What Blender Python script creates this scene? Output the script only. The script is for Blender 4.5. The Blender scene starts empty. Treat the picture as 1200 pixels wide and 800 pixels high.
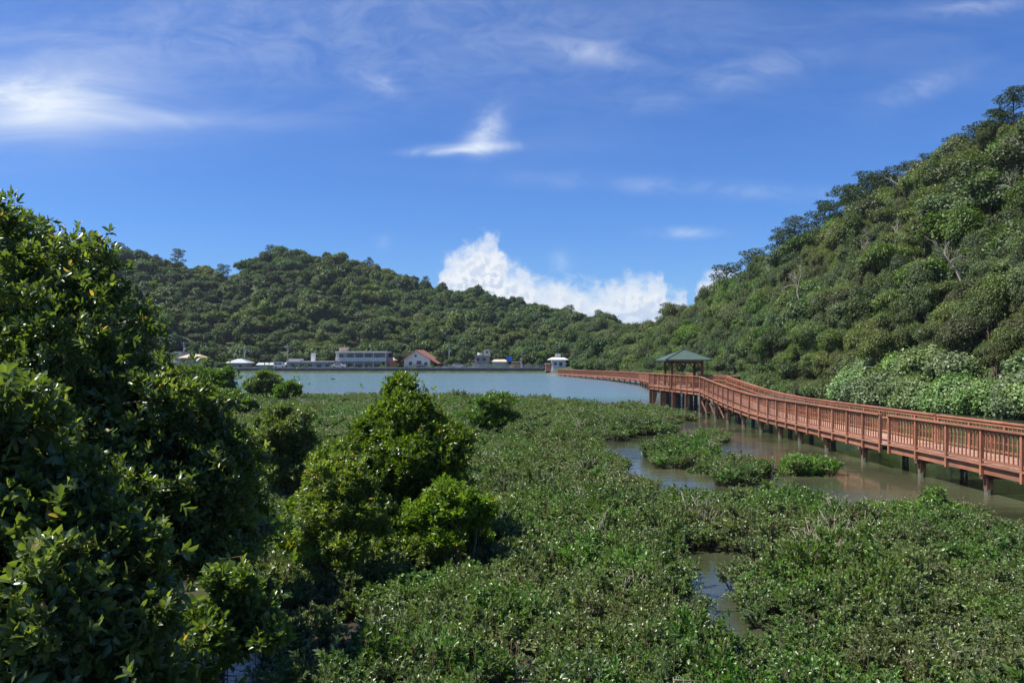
import bpy, math, random
import numpy as np
R = math.radians
random.seed(7)
rng = np.random.default_rng(11)
sc = bpy.context.scene

# ------------------------------------------------------------------ camera
F = 960.0 / 1200.0
CH = 4.3
cd = bpy.data.cameras.new('camera')
cam = bpy.data.objects.new('camera', cd)
sc.collection.objects.link(cam)
cam.location = (0, 0, CH)
cam.rotation_euler = (R(90), 0, 0)
cd.sensor_width = 36.0
cd.lens = 36.0 * F
cd.shift_y = 20.0 / 1200.0
cd.clip_start = 0.1
cd.clip_end = 20000
sc.camera = cam

HAZE = 0.00010
def PX(px, py, Y):
    return ((px - 600) * Y / 960.0, Y, CH - (py - 420) * Y / 960.0)

# ------------------------------------------------------------------ light
SUN_EL = R(57)
SUN_AZ = (-0.99, -0.10)                      # horizontal direction towards the sun (x, y)
n_ = math.hypot(*SUN_AZ)
sx, sy = SUN_AZ[0] / n_, SUN_AZ[1] / n_
ld = bpy.data.lights.new('sun', 'SUN')
ld.energy = 4.8
ld.angle = R(0.53)
ld.color = (1.0, 0.95, 0.86)
sun = bpy.data.objects.new('sun', ld)
sc.collection.objects.link(sun)
from mathutils import Vector
dv = Vector((-sx * math.cos(SUN_EL), -sy * math.cos(SUN_EL), -math.sin(SUN_EL)))
sun.rotation_euler = dv.to_track_quat('-Z', 'Y').to_euler()

sc.view_settings.view_transform = 'Standard'
sc.view_settings.look = 'None'
sc.view_settings.gamma = 1
sc.view_settings.exposure = 0.75
sc.cycles.max_bounces = 6
sc.cycles.diffuse_bounces = 3
sc.cycles.glossy_bounces = 3
sc.cycles.transmission_bounces = 3
sc.cycles.volume_bounces = 0
sc.cycles.use_denoising = True

class NT:
    """small helper for node trees"""
    def __init__(s, tree):
        s.t = tree
        s.t.nodes.clear()
    def n(s, typ, **kw):
        nd = s.t.nodes.new(typ)
        for k, v in kw.items():
            setattr(nd, k, v)
        return nd
    def set(s, sock, v):
        if hasattr(v, 'is_linked') or isinstance(v, bpy.types.NodeSocket):
            s.t.links.new(v, sock)
        else:
            sock.default_value = v
    def math(s, op, a, b=0.0, c=None, clamp=False):
        nd = s.n('ShaderNodeMath', operation=op, use_clamp=clamp)
        s.set(nd.inputs[0], a); s.set(nd.inputs[1], b)
        if c is not None: s.set(nd.inputs[2], c)
        return nd.outputs[0]
    def vec(s, op, a, b=None):
        nd = s.n('ShaderNodeVectorMath', operation=op)
        s.set(nd.inputs[0], a)
        if b is not None: s.set(nd.inputs[1], b)
        return nd.outputs[0]
    def smooth(s, v, a, b, lo=0.0, hi=1.0):
        nd = s.n('ShaderNodeMapRange', interpolation_type='SMOOTHSTEP')
        s.set(nd.inputs[0], v)
        for i, x in enumerate((a, b, lo, hi)): s.set(nd.inputs[i + 1], x)
        return nd.outputs[0]
    def noise(s, vec, scale, detail=4, rough=0.5, dist=0.0):
        nd = s.n('ShaderNodeTexNoise')
        if vec is not None: s.set(nd.inputs['Vector'], vec)
        nd.inputs['Scale'].default_value = scale
        nd.inputs['Detail'].default_value = detail
        nd.inputs['Roughness'].default_value = rough
        nd.inputs['Distortion'].default_value = dist
        return nd.outputs['Fac']
    def mix(s, f, a, b, mode='MIX'):
        nd = s.n('ShaderNodeMix', data_type='RGBA', blend_type=mode)
        s.set(nd.inputs[0], f); s.set(nd.inputs[6], a); s.set(nd.inputs[7], b)
        return nd.outputs[2]
    def comb(s, x, y, z):
        nd = s.n('ShaderNodeCombineXYZ')
        s.set(nd.inputs[0], x); s.set(nd.inputs[1], y); s.set(nd.inputs[2], z)
        return nd.outputs[0]
    def ramp(s, f, stops):
        nd = s.n('ShaderNodeValToRGB')
        cr = nd.color_ramp
        while len(cr.elements) < len(stops): cr.elements.new(0.5)
        for e, (p, c) in zip(cr.elements, stops):
            e.position = p; e.color = c if len(c) == 4 else (*c, 1)
        s.set(nd.inputs[0], f)
        return nd.outputs[0]

# ------------------------------------------------------------------ world: sky and clouds by direction
w = bpy.data.worlds.new('World')
sc.world = w
w.use_nodes = True
q = NT(w.node_tree)
sky = q.n('ShaderNodeTexSky', sky_type='NISHITA')
sky.sun_disc = False
sky.sun_elevation = SUN_EL
sky.sun_rotation = math.atan2(sx, sy)
sky.altitude = 0
sky.air_density = 1.0
sky.dust_density = 0.25
sky.ozone_density = 2.6
tc = q.n('ShaderNodeTexCoord')
D = tc.outputs['Generated']
sep = q.n('ShaderNodeSeparateXYZ'); q.set(sep.inputs[0], D)
x_, y_, z_ = sep.outputs
front = q.smooth(y_, 0.05, 0.3)
ys_ = q.math('MAXIMUM', y_, 0.05)
u = q.math('DIVIDE', x_, ys_)
v = q.math('DIVIDE', z_, ys_)
zs = q.math('ADD', q.math('MAXIMUM', z_, 0.0), 0.12)
plane = q.comb(q.math('DIVIDE', x_, zs), q.math('DIVIDE', y_, zs), 0.0)
# sky colour: the deep blue of a clear subtropical sky
hs = q.n('ShaderNodeHueSaturation')
hs.inputs['Saturation'].default_value = 1.12
q.set(hs.inputs['Color'], sky.outputs[0])
skyc = q.mix(1.0, hs.outputs[0], (0.43, 0.66, 1.06, 1), 'MULTIPLY')
# high thin cirrus, everywhere
uv = q.comb(u, v, 0.0)
def gauss(cu, cv, ru, rv, rot=0.0):
    du = q.math('SUBTRACT', u, cu); dv2 = q.math('SUBTRACT', v, cv)
    c, s_ = math.cos(rot), math.sin(rot)
    a = q.math('ADD', q.math('MULTIPLY', du, c / ru), q.math('MULTIPLY', dv2, s_ / ru))
    b = q.math('ADD', q.math('MULTIPLY', du, -s_ / rv), q.math('MULTIPLY', dv2, c / rv))
    r2 = q.math('ADD', q.math('MULTIPLY', a, a), q.math('MULTIPLY', b, b))
    return q.math('MULTIPLY', q.math('EXPONENT', q.math('MULTIPLY', r2, -1.0)), front)
mp = q.n('ShaderNodeMapping'); q.set(mp.inputs['Vector'], plane)
mp.inputs['Rotation'].default_value = (0, 0, R(25)); mp.inputs['Scale'].default_value = (0.45, 1.5, 1)
n1 = q.noise(mp.outputs[0], 1.0, 5, 0.5, 0.25)
n2 = q.noise(plane, 0.55, 3, 0.5, 0.2)
veil = q.math('MULTIPLY', q.smooth(n1, 0.42, 0.85), q.smooth(n2, 0.38, 0.68))
veil = q.math('MULTIPLY', veil, q.smooth(z_, 0.08, 0.3, 0.0, 0.06))
mp2 = q.n('ShaderNodeMapping'); q.set(mp2.inputs['Vector'], uv)
mp2.inputs['Scale'].default_value = (5.0, 22.0, 1); mp2.inputs['Rotation'].default_value = (0, 0, R(-4))
st = q.noise(mp2.outputs[0], 1.0, 7, 0.6, 0.9)
stk = q.smooth(st, 0.28, 0.78)
def A(*v_):
    r = v_[0]
    for k in v_[1:]: r = q.math('ADD', r, k)
    return r
def M_(a, b): return q.math('MULTIPLY', a, b)
lb = A(M_(gauss(-0.60, 0.312, 0.105, 0.030), 0.85), M_(gauss(-0.58, 0.325, 0.17, 0.07), 0.42), M_(gauss(-0.42, 0.292, 0.14, 0.012), 0.35))
lb = M_(lb, q.smooth(st, 0.25, 0.75, 0.45, 1.1))
mp3 = q.n('ShaderNodeMapping'); q.set(mp3.inputs['Vector'], uv)
mp3.inputs['Scale'].default_value = (14.0, 26.0, 1); mp3.inputs['Rotation'].default_value = (0, 0, R(15))
st3 = q.smooth(q.noise(mp3.outputs[0], 1.0, 7, 0.6, 1.2), 0.3, 0.72, 0.15, 1.0)
wisp = A(M_(gauss(-0.05, 0.2565, 0.055, 0.006, R(3)), 0.75), M_(gauss(-0.035, 0.27, 0.022, 0.018, R(40)), 0.6), M_(gauss(-0.02, 0.293, 0.016, 0.016), 0.3),
         M_(gauss(-0.1, 0.2505, 0.04, 0.004), 0.25),
         M_(gauss(-0.16, 0.335, 0.03, 0.012, R(-20)), 0.30), M_(gauss(0.21, 0.153, 0.035, 0.006), 0.40), M_(gauss(0.06, 0.118, 0.012, 0.011), 0.35),
         M_(gauss(0.09, 0.375, 0.06, 0.014, R(-12)), 0.30), M_(gauss(0.27, 0.345, 0.12, 0.02, R(14)), 0.20), M_(gauss(0.5, 0.33, 0.06, 0.014, R(20)), 0.22),
         M_(gauss(0.2, 0.21, 0.2, 0.01, R(-3)), 0.2), M_(gauss(0.57, 0.43, 0.06, 0.010, R(5)), 0.3), M_(gauss(-0.1, 0.4, 0.3, 0.07), 0.15), M_(gauss(-0.4, 0.4, 0.2, 0.06), 0.10),
         M_(gauss(-0.157, 0.142, 0.008, 0.008), 0.25))
wisp = M_(wisp, st3)
thin = q.math('MINIMUM', A(veil, M_(lb, 0.85), wisp, M_(gauss(0.0, 0.42, 0.9, 0.14), M_(stk, 0.09))), 0.97)
# cumulus bank low over the ridge: a height profile eaten into by billows
def to01(px): return ((px - 600) / 960.0 + 0.12) / 0.42
fc = q.n('ShaderNodeFloatCurve')
wu = q.noise(uv, 50.0, 4, 0.6)
uw = A(u, M_(q.math('SUBTRACT', wu, 0.5), 0.032))
q.set(fc.inputs['Value'], M_(A(uw, 0.12), 1 / 0.42))
prof = [(498, 400), (512, 340), (521, 300), (532, 289), (546, 284), (560, 277), (575, 271), (585, 277), (593, 300), (610, 308), (622, 314), (640, 326), (652, 322), (676, 328), (694, 332), (722, 323), (742, 318), (760, 322), (775, 318), (785, 336), (804, 345), (809, 372), (812, 372), (815, 342), (824, 322), (842, 310), (860, 312), (880, 330), (900, 345)]
cv = fc.mapping.curves[0]
pts = [(0.0, 0.0)] + [(to01(a), (420 - b) / 960.0 / 0.2) for a, b in prof] + [(1.0, 0.0)]
while len(cv.points) < len(pts): cv.points.new(0.5, 0.5)
for p_, (a, b) in zip(cv.points, pts):
    p_.location = (a, b); p_.handle_type = 'AUTO_CLAMPED'
fc.mapping.update()
top = M_(fc.outputs[0], 0.2)
bil = q.noise(uv, 55.0, 8, 0.58, 0.25)
dens = A(M_(q.math('SUBTRACT', top, v), 55.0), M_(q.math('SUBTRACT', bil, 0.5), 3.4), -0.1)
cum = M_(q.smooth(dens, -0.45, 1.5), q.math('GREATER_THAN', y_, 0.06))
bil2 = q.noise(q.vec('ADD', uv, (0.0045, -0.0045, 0)), 55.0, 8, 0.58, 0.25)
lit = q.smooth(q.math('SUBTRACT', bil2, bil), -0.07, 0.07)      # billow faces turned to the sun are whiter
depth = q.smooth(dens, 0.3, 3.0)
cumc = q.mix(lit, (4.6, 5.3, 6.4, 1), (7.0, 7.1, 7.3, 1))
cumc = q.mix(M_(q.smooth(v, 0.09, 0.03), 0.55), cumc, (3.6, 4.7, 6.4, 1))
cumc = q.mix(depth, (6.2, 6.6, 7.1, 1), cumc)
c1 = q.mix(thin, skyc, (6.2, 6.8, 7.6, 1))
c2 = q.mix(q.math('MULTIPLY', cum, 0.97), c1, cumc)
bg = q.n('ShaderNodeBackground'); q.set(bg.inputs[0], c2); bg.inputs[1].default_value = 0.080
out = q.n('ShaderNodeOutputWorld'); q.set(out.inputs[0], bg.outputs[0])

# ------------------------------------------------------------------ materials
MATS = {}
def new_mat(name):
    m = bpy.data.materials.new(name); m.use_nodes = True
    MATS[name] = m
    return m, NT(m.node_tree)

def mat_simple(name, col, rough=0.7, var=0.15, scale=3.0, spec=0.4, metallic=0.0, stain=None, bump=0.0, isl=0.0):
    m, t = new_mat(name)
    co = t.n('ShaderNodeTexCoord').outputs['Object']
    nz = t.noise(co, scale, 5, 0.6)
    f = t.smooth(nz, 0.25, 0.75, 1 - var, 1 + var)
    g = t.n('ShaderNodeMix', data_type='RGBA', blend_type='MULTIPLY')
    c = t.vec('MULTIPLY', (*col,), t.comb(f, f, f))
    if isl:      # every board and bar has weathered a little differently
        f2 = t.math('ADD', 1 - isl, t.math('MULTIPLY', t.n('ShaderNodeNewGeometry').outputs['Random Per Island'], 2 * isl))
        f3 = t.math('ADD', 1 - isl * .6, t.math('MULTIPLY', t.n('ShaderNodeObjectInfo').outputs['Random'], 1.2 * isl))
        f2 = t.math('MULTIPLY', f2, f3); c = t.vec('MULTIPLY', c, t.comb(f2, f2, f2))
    if stain:
        s2 = t.smooth(t.noise(co, scale * 0.35, 6, 0.65, 0.5), 0.5, 0.75)
        c = t.mix(t.math('MULTIPLY', s2, stain[1]), c, (*stain[0], 1))
    b = t.n('ShaderNodeBsdfPrincipled')
    t.set(b.inputs['Base Color'], c)
    b.inputs['Roughness'].default_value = rough
    b.inputs['Metallic'].default_value = metallic
    b.inputs['Specular IOR Level'].default_value = spec
    if bump:
        bp = t.n('ShaderNodeBump'); bp.inputs['Strength'].default_value = bump
        bp.inputs['Distance'].default_value = 0.02
        t.set(bp.inputs['Height'], nz); t.set(b.inputs['Normal'], bp.outputs[0])
    o = t.n('ShaderNodeOutputMaterial'); t.set(o.inputs[0], b.outputs[0])
    return m

def mat_leaf(name, stops, rough=0.42, trans=0.3, tmul=(1.5, 1.7, 0.5), spec=0.5, objvar=0.25, patch=None, fresh_sunlit=None):
    """leaf colour by a per-leaf random number, a per-tree random number and, if asked, wide patches of ground"""
    m, t = new_mat(name)
    at = t.n('ShaderNodeAttribute', attribute_name='tint').outputs['Fac']
    oi = t.n('ShaderNodeObjectInfo').outputs['Random']
    c = t.ramp(at, stops)
    f = t.math('ADD', 1 - objvar, t.math('MULTIPLY', oi, 2 * objvar))
    c = t.vec('MULTIPLY', c, t.comb(f, f, f))
    if objvar:
        h2 = t.math('FRACT', t.math('MULTIPLY', oi, 17.31))
        k = t.n('ShaderNodeHueSaturation'); t.set(k.inputs['Color'], c)
        t.set(k.inputs['Hue'], t.math('ADD', 0.483, t.math('MULTIPLY', h2, 0.03)))
        t.set(k.inputs['Saturation'], t.math('ADD', 0.72, t.math('MULTIPLY', t.math('FRACT', t.math('MULTIPLY', oi, 7.77)), 0.4)))
        c = k.outputs[0]
    if patch:
        ge = t.n('ShaderNodeNewGeometry').outputs['Position']
        s2 = t.smooth(t.noise(ge, patch[1], 4, 0.55), 0.40, 0.64)
        c = t.mix(t.math('MULTIPLY', s2, patch[2]), c, (*patch[0], 1))
    if fresh_sunlit:  # fresh green on the marsh; on forest, sunlit patches put into leaf colour
        s3 = t.smooth(t.noise(t.n('ShaderNodeNewGeometry').outputs['Position'], fresh_sunlit[1], 3, 0.5, 0.6), 0.48, 0.62)
        c = t.mix(s3, c, t.vec('MULTIPLY', c, (*fresh_sunlit[0],)))
    b = t.n('ShaderNodeBsdfPrincipled')
    t.set(b.inputs['Base Color'], c)
    b.inputs['Roughness'].default_value = rough
    b.inputs['Specular IOR Level'].default_value = spec
    tr = t.n('ShaderNodeBsdfTranslucent')
    t.set(tr.inputs[0], t.vec('MULTIPLY', c, (*tmul,)))
    mx = t.n('ShaderNodeMixShader'); mx.inputs[0].default_value = trans
    t.set(mx.inputs[1], b.outputs[0]); t.set(mx.inputs[2], tr.outputs[0])
    o = t.n('ShaderNodeOutputMaterial'); t.set(o.inputs[0], mx.outputs[0])
    return m

G = lambda a, b, c: (a, b, c, 1)
mat_leaf('mangrove_leaf', [(0.0, G(0.039, 0.080, 0.013)), (0.45, G(0.068, 0.133, 0.019)), (0.8, G(0.120, 0.202, 0.030)), (0.93, G(0.199, 0.276, 0.043)), (0.985, G(0.381, 0.276, 0.051))], 0.30, 0.40, (2.0, 2.0, 0.5), 0.6, 0.08)
mat_leaf('young_leaf', [(0.0, G(.07, .12, .02)), (0.45, G(.11, .19, .03)), (0.8, G(.17, .26, .045)), (0.93, G(.25, .32, .06)), (0.985, G(.42, .28, .06))], 0.32, 0.42, (1.9, 1.9, 0.5), 0.55, 0.08)
mat_leaf('marsh_leaf', [(0.0, G(0.048, 0.097, 0.022)), (0.4, G(0.084, 0.152, 0.032)), (0.75, G(0.136, 0.214, 0.054)), (0.92, G(0.208, 0.286, 0.101)), (1.0, G(0.304, 0.304, 0.155))], 0.34, 0.28, (1.5, 1.6, 0.5), 0.55, 0.28, ((.19, .17, .085), 0.22, 0.38), ((.86, 1.12, .74), 0.36))
mat_leaf('forest_leaf', [(0.0, G(0.030, 0.065, 0.011)), (0.5, G(0.056, 0.109, 0.020)), (0.85, G(0.100, 0.162, 0.032)), (1.0, G(0.172, 0.210, 0.073))], 0.5, 0.28, (1.5, 1.6, 0.5), 0.4, 0.48, ((.13, .125, .055), 0.045, 0.42), ((1.3, 1.22, .85), 0.075))  # last tuple: sunlit yellow-green patches painted into leaf colour, as species tone
mat_leaf('far_forest_leaf', [(0.0, G(0.025, 0.059, 0.013)), (0.5, G(0.043, 0.095, 0.018)), (0.85, G(0.074, 0.137, 0.025)), (1.0, G(0.117, 0.168, 0.048))], 0.55, 0.26, (1.4, 1.5, 0.5), 0.35, 0.45, ((.12, .15, .05), 0.02, 0.45), ((1.35, 1.25, .8), 0.04))  # likewise sunlit patches coloured into the far crowns, as species tone
mat_leaf('shore_leaf', [(0.0, G(0.087, 0.144, 0.043)), (0.5, G(0.143, 0.225, 0.069)), (0.85, G(0.246, 0.333, 0.130)), (1.0, G(0.364, 0.423, 0.230))], 0.45, 0.26, (1.3, 1.4, 0.6), 0.45, 0.32)
mat_leaf('pine_leaf', [(0.0, G(.026, .052, .022)), (0.6, G(.044, .080, .028)), (1.0, G(.08, .115, .042))], 0.6, 0.15, (1.4, 1.5, 0.5), 0.3, 0.2)
mat_simple('bark', (.13, .095, .065), 0.9, 0.35, 9.0, 0.2, bump=0.6)
mat_simple('pale_twig', (.30, .265, .215), 0.9, 0.3, 9.0, 0.2)
mat_simple('timber', (.315, .135, .075), 0.68, 0.2, 2.5, 0.3, stain=((.22, .115, .08), 0.8), bump=0.2, isl=.16)
mat_simple('timber_deck', (.42, .24, .17), 0.7, 0.22, 4.0, 0.3, stain=((.25, .15, .10), 0.6), bump=0.3, isl=.2)
mat_simple('timber_pile', (.15, .08, .052), 0.8, 0.3, 6.0, 0.25, stain=((.07, .06, .045), 0.8), bump=0.3)
mat_simple('pile_foot', (.13, .125, .09), 0.9, 0.3, 9.0, 0.2)
mat_simple('green_roof', (.07, .105, .08), 0.45, 0.12, 2.0, 0.5)
mat_simple('concrete', (.36, .35, .33), 0.85, 0.18, 0.8, 0.3, stain=((.16, .155, .14), 0.6))
mat_simple('dark_concrete', (.115, .12, .115), 0.85, 0.25, 0.5, 0.3, stain=((.07, .08, .06), 0.7))
mat_simple('white_paint', (.66, .64, .60), 0.7, 0.1, 1.2, 0.3, stain=((.42, .41, .38), 0.4))
mat_simple('cream_wall', (.50, .43, .31), 0.8, 0.12, 1.2, 0.3)
mat_simple('orange_wall', (.52, .22, .10), 0.8, 0.12, 1.2, 0.3)
mat_simple('red_tile', (.30, .125, .09), 0.75, 0.25, 3.0, 0.3)
mat_simple('tan_roof', (.52, .40, .27), 0.8, 0.15, 2.0, 0.3)
mat_simple('grey_roof', (.40, .42, .43), 0.6, 0.12, 2.0, 0.3)
mat_simple('window_glass', (.03, .035, .04), 0.12, 0.1, 1.0, 0.6)
mat_simple('brown_wood', (.12, .07, .045), 0.8, 0.2, 3.0, 0.3)
mat_simple('blue_sign', (.02, .10, .50), 0.4, 0.05, 3.0, 0.5)
mat_simple('grey_metal', (.35, .36, .36), 0.5, 0.1, 3.0, 0.5, metallic=0.3)
mat_simple('dark_stone', (.05, .045, .04), 0.9, 0.3, 3.0, 0.3)

# ------------------------------------------------------------------ object helpers
LINK = sc.collection.objects.link
def tag(o, label=None, cat=None, group=None, kind=None):
    if label: o['label'] = label
    if cat: o['category'] = cat
    if group: o['group'] = group
    if kind: o['kind'] = kind
    return o
def empty(name, loc, label, cat, group=None):
    o = bpy.data.objects.new(name, None); LINK(o); o.location = loc
    o.empty_display_size = 0.5
    return tag(o, label, cat, group)
def wloc(p):
    v_ = np.zeros(3)
    while p is not None:
        v_ += np.array(p.location); p = p.parent
    return v_

class MB:
    def __init__(s): s.v = []; s.f = []
    def box(s, c, d, rz=0.0):
        x, y, z = d[0] / 2, d[1] / 2, d[2] / 2
        cz, sz_ = math.cos(rz), math.sin(rz)
        b = len(s.v)
        for a in ((-x, -y, -z), (x, -y, -z), (x, y, -z), (-x, y, -z), (-x, -y, z), (x, -y, z), (x, y, z), (-x, y, z)):
            s.v.append((c[0] + a[0] * cz - a[1] * sz_, c[1] + a[0] * sz_ + a[1] * cz, c[2] + a[2]))
        for f in ((0, 3, 2, 1), (4, 5, 6, 7), (0, 1, 5, 4), (1, 2, 6, 5), (2, 3, 7, 6), (3, 0, 4, 7)):
            s.f.append(tuple(b + i for i in f))
        return s
    def beam(s, p, q_, w_, h_):
        """a bar from p to q_: w_ across (horizontal), h_ high"""
        p = Vector(p); q_ = Vector(q_); a = (q_ - p).normalized()
        side = Vector((0, 0, 1)).cross(a)
        if side.length < 1e-4: side = Vector((1, 0, 0))
        side.normalize(); up = a.cross(side)
        b = len(s.v)
        for e in (p, q_):
            for i, j in ((-1, -1), (1, -1), (1, 1), (-1, 1)):
                s.v.append(tuple(e + side * (i * w_ / 2) + up * (j * h_ / 2)))
        for f in ((0, 1, 2, 3), (7, 6, 5, 4), (0, 4, 5, 1), (1, 5, 6, 2), (2, 6, 7, 3), (3, 7, 4, 0)):
            s.f.append(tuple(b + i for i in f))
        return s
    def tube(s, pts, rad, n=6):
        pts = [Vector(p) for p in pts]
        base = len(s.v)
        for i, p in enumerate(pts):
            a = (pts[min(i + 1, len(pts) - 1)] - pts[max(i - 1, 0)]).normalized()
            e1 = a.cross(Vector((0.31, 0.87, 0.12))).normalized(); e2 = a.cross(e1)
            r = rad[i] if isinstance(rad, (list, tuple)) else rad
            for k in range(n):
                t = 2 * math.pi * k / n
                s.v.append(tuple(p + e1 * (math.cos(t) * r) + e2 * (math.sin(t) * r)))
        for i in range(len(pts) - 1):
            for k in range(n):
                a = base + i * n + k; b = base + i * n + (k + 1) % n
                s.f.append((a, b, b + n, a + n))
        s.f.append(tuple(base + k for k in reversed(range(n))))
        s.f.append(tuple(base + (len(pts) - 1) * n + k for k in range(n)))
        return s
    def poly(s, vs, fs):
        b = len(s.v); s.v += [tuple(a) for a in vs]
        s.f += [tuple(b + i for i in f) for f in fs]
        return s
    def data(s, name, mat, off=(0, 0, 0)):
        me = bpy.data.meshes.new(name)
        o = np.array(off)
        me.from_pydata([tuple(np.array(a) - o) for a in s.v], [], s.f)
        me.materials.append(MATS[mat]); me.update()
        return me
    def build(s, name, mat, parent=None):
        me = s.data(name, mat, wloc(parent))
        o = bpy.data.objects.new(name, me); LINK(o)
        if parent: o.parent = parent
        return o

# --- numpy noise
def vnoise(P, seed=0):
    P = np.asarray(P, float); i = np.floor(P).astype(np.int64); f = P - i; f = f * f * (3 - 2 * f)
    def h(a):
        n = (a[..., 0] * 73856093) ^ (a[..., 1] * 19349663) ^ (a[..., 2] * 83492791) ^ (seed * 2654435761)
        n = (n ^ (n >> 13)) * 1274126177 & 0x7fffffff
        return ((n ^ (n >> 16)) & 0xffff) / 65535.0
    r = 0
    for dx in (0, 1):
        for dy in (0, 1):
            for dz in (0, 1):
                w_ = (f[..., 0] if dx else 1 - f[..., 0]) * (f[..., 1] if dy else 1 - f[..., 1]) * (f[..., 2] if dz else 1 - f[..., 2])
                r = r + w_ * h(i + np.array([dx, dy, dz]))
    return r
def fbm(P, seed=0, oct=4):
    r = 0; a = 0.5; P = np.asarray(P, float)
    for k in range(oct):
        r = r + a * vnoise(P * 2 ** k + 17.3 * k, seed + k); a *= 0.5
    return r / (1 - 0.5 ** oct)
def nrm(a): return a / np.maximum(np.linalg.norm(a, axis=-1, keepdims=True), 1e-9)

# --- leaf meshes
LEAF8 = (np.array([(0, 0, 0), (.32, .46, .10), (.72, .40, .07), (1, 0, -.10), (.72, -.40, .07), (.32, -.46, .10), (.32, 0, 0), (.72, 0, -.03)], float),
         [(0, 6, 1), (1, 6, 7, 2), (2, 7, 3), (0, 5, 6), (5, 4, 7, 6), (4, 3, 7)])
LEAF4 = (np.array([(0, 0, 0), (.45, .5, .10), (1, 0, -.05), (.5, -.5, .10)], float), [(0, 3, 2), (0, 2, 1)])
def leaf_data(name, P, A_, N_, L, W, tint, tmpl, mats, extra=None):
    """one mesh of many leaves; extra = MB of wood joined in with material slot 1"""
    T, fs = tmpl
    A_ = nrm(A_); S = nrm(np.cross(N_, A_)); N2 = np.cross(A_, S)
    n = len(P); k = len(T)
    V = (P[:, None] + T[None, :, 0, None] * (A_ * L[:, None])[:, None] + T[None, :, 1, None] * (S * W[:, None])[:, None]
         + T[None, :, 2, None] * (N2 * L[:, None])[:, None]).reshape(-1, 3)
    lv = np.concatenate([np.array(f) for f in fs]); ls = np.array([len(f) for f in fs])
    loops = (lv[None] + (np.arange(n) * k)[:, None]).reshape(-1)
    sizes = np.tile(ls, n)
    tn = np.repeat(tint, k); mi = np.zeros(len(sizes), np.int32)
    if extra is not None and extra.v:
        ev = np.array(extra.v); el = np.concatenate([np.array(f) for f in extra.f]) + len(V)
        es = np.array([len(f) for f in extra.f])
        V = np.concatenate([V, ev]); loops = np.concatenate([loops, el]); sizes = np.concatenate([sizes, es])
        tn = np.concatenate([tn, np.zeros(len(ev))]); mi = np.concatenate([mi, np.ones(len(es), np.int32)])
    me = bpy.data.meshes.new(name)
    me.vertices.add(len(V)); me.vertices.foreach_set('co', V.astype(np.float32).ravel())
    me.loops.add(len(loops)); me.loops.foreach_set('vertex_index', loops.astype(np.int32))
    me.polygons.add(len(sizes))
    st_ = np.concatenate([[0], np.cumsum(sizes)[:-1]]).astype(np.int32)
    me.polygons.foreach_set('loop_start', st_)
    at = me.attributes.new('tint', 'FLOAT', 'POINT'); at.data.foreach_set('value', tn.astype(np.float32))
    for m in mats: me.materials.append(MATS[m])
    me.polygons.foreach_set('material_index', mi)
    me.update(calc_edges=True)
    return me

def rosettes(C, Dv, k=8, L=0.095, asp=0.42, tilt=(0.35, 1.25), g=None):
    """k leaves round each twig end"""
    g = g or rng
    n = len(C); Dv = nrm(Dv)
    e1 = nrm(np.cross(Dv, np.array([0.3, 0.8, 0.52]) + np.zeros_like(Dv))); e2 = np.cross(Dv, e1)
    j = np.arange(k)
    ph = g.uniform(0, 6.28, (n, 1)) + j * 2.399 + g.normal(0, 0.25, (n, k))
    th = tilt[0] + (tilt[1] - tilt[0]) * (j / (k - 1)) + g.normal(0, 0.15, (n, k))
    rad = e1[:, None] * np.cos(ph)[..., None] + e2[:, None] * np.sin(ph)[..., None]
    A_ = Dv[:, None] * np.cos(th)[..., None] + rad * np.sin(th)[..., None]
    N_ = Dv[:, None] * np.sin(th)[..., None] - rad * np.cos(th)[..., None] + g.normal(0, 0.22, (n, k, 3))
    LL = L * g.uniform(0.65, 1.15, (n, k)) * g.uniform(0.8, 1.15, (n, 1))
    P = C[:, None] - Dv[:, None] * (j * 0.010 * (L / 0.09))[None, :, None] + rad * 0.006
    t0 = g.beta(1.6, 2.2, (n, 1)); tint = np.clip(t0 * 0.6 + 0.4 * g.random((n, k)) + np.where(j < 3, 0.12, 0)[None], 0, 1)
    tint = np.where(g.random((n, k)) < 0.012, 0.99, np.minimum(tint, 0.93))
    return P.reshape(-1, 3), A_.reshape(-1, 3), N_.reshape(-1, 3), LL.ravel(), (LL * asp * g.uniform(0.85, 1.15, (n, k))).ravel(), tint.ravel()

def sample_crown(ells, n, g, depth=0.16, clump=0.9, thr=0.40, low=-0.5):
    """points through the outer shell of a union of ellipsoids, thinned by clumpy noise"""
    E = np.array(ells, float)
    wt = (E[:, 3] * E[:, 4] + E[:, 4] * E[:, 5] + E[:, 3] * E[:, 5]); wt /= wt.sum()
    out = []; outd = []; tot = 0
    while tot < n:
        m = n * 2
        i = g.choice(len(E), m, p=wt)
        d = nrm(g.normal(size=(m, 3)))
        rr = 1 - np.abs(g.normal(0, depth, m))
        nz = fbm(d * 2.3 + E[i, :3] * 1.7, 5, 3)
        rr = rr * (0.68 + 0.62 * nz)
        P = E[i, :3] + d * E[i, 3:] * rr[:, None]
        ok = (d[:, 2] > low) | (g.random(m) < 0.25)
        ok &= fbm(P / clump, 9, 3) > thr
        for k_ in range(len(E)):
            f = np.linalg.norm((P - E[k_, :3]) / E[k_, 3:], axis=1)
            ok &= (i == k_) | (f > 0.72)
        P = P[ok]; dn = nrm((d / E[i, 3:])[ok])
        out.append(P); outd.append(dn); tot += len(P)
    return np.concatenate(out)[:n], np.concatenate(outd)[:n]

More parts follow.
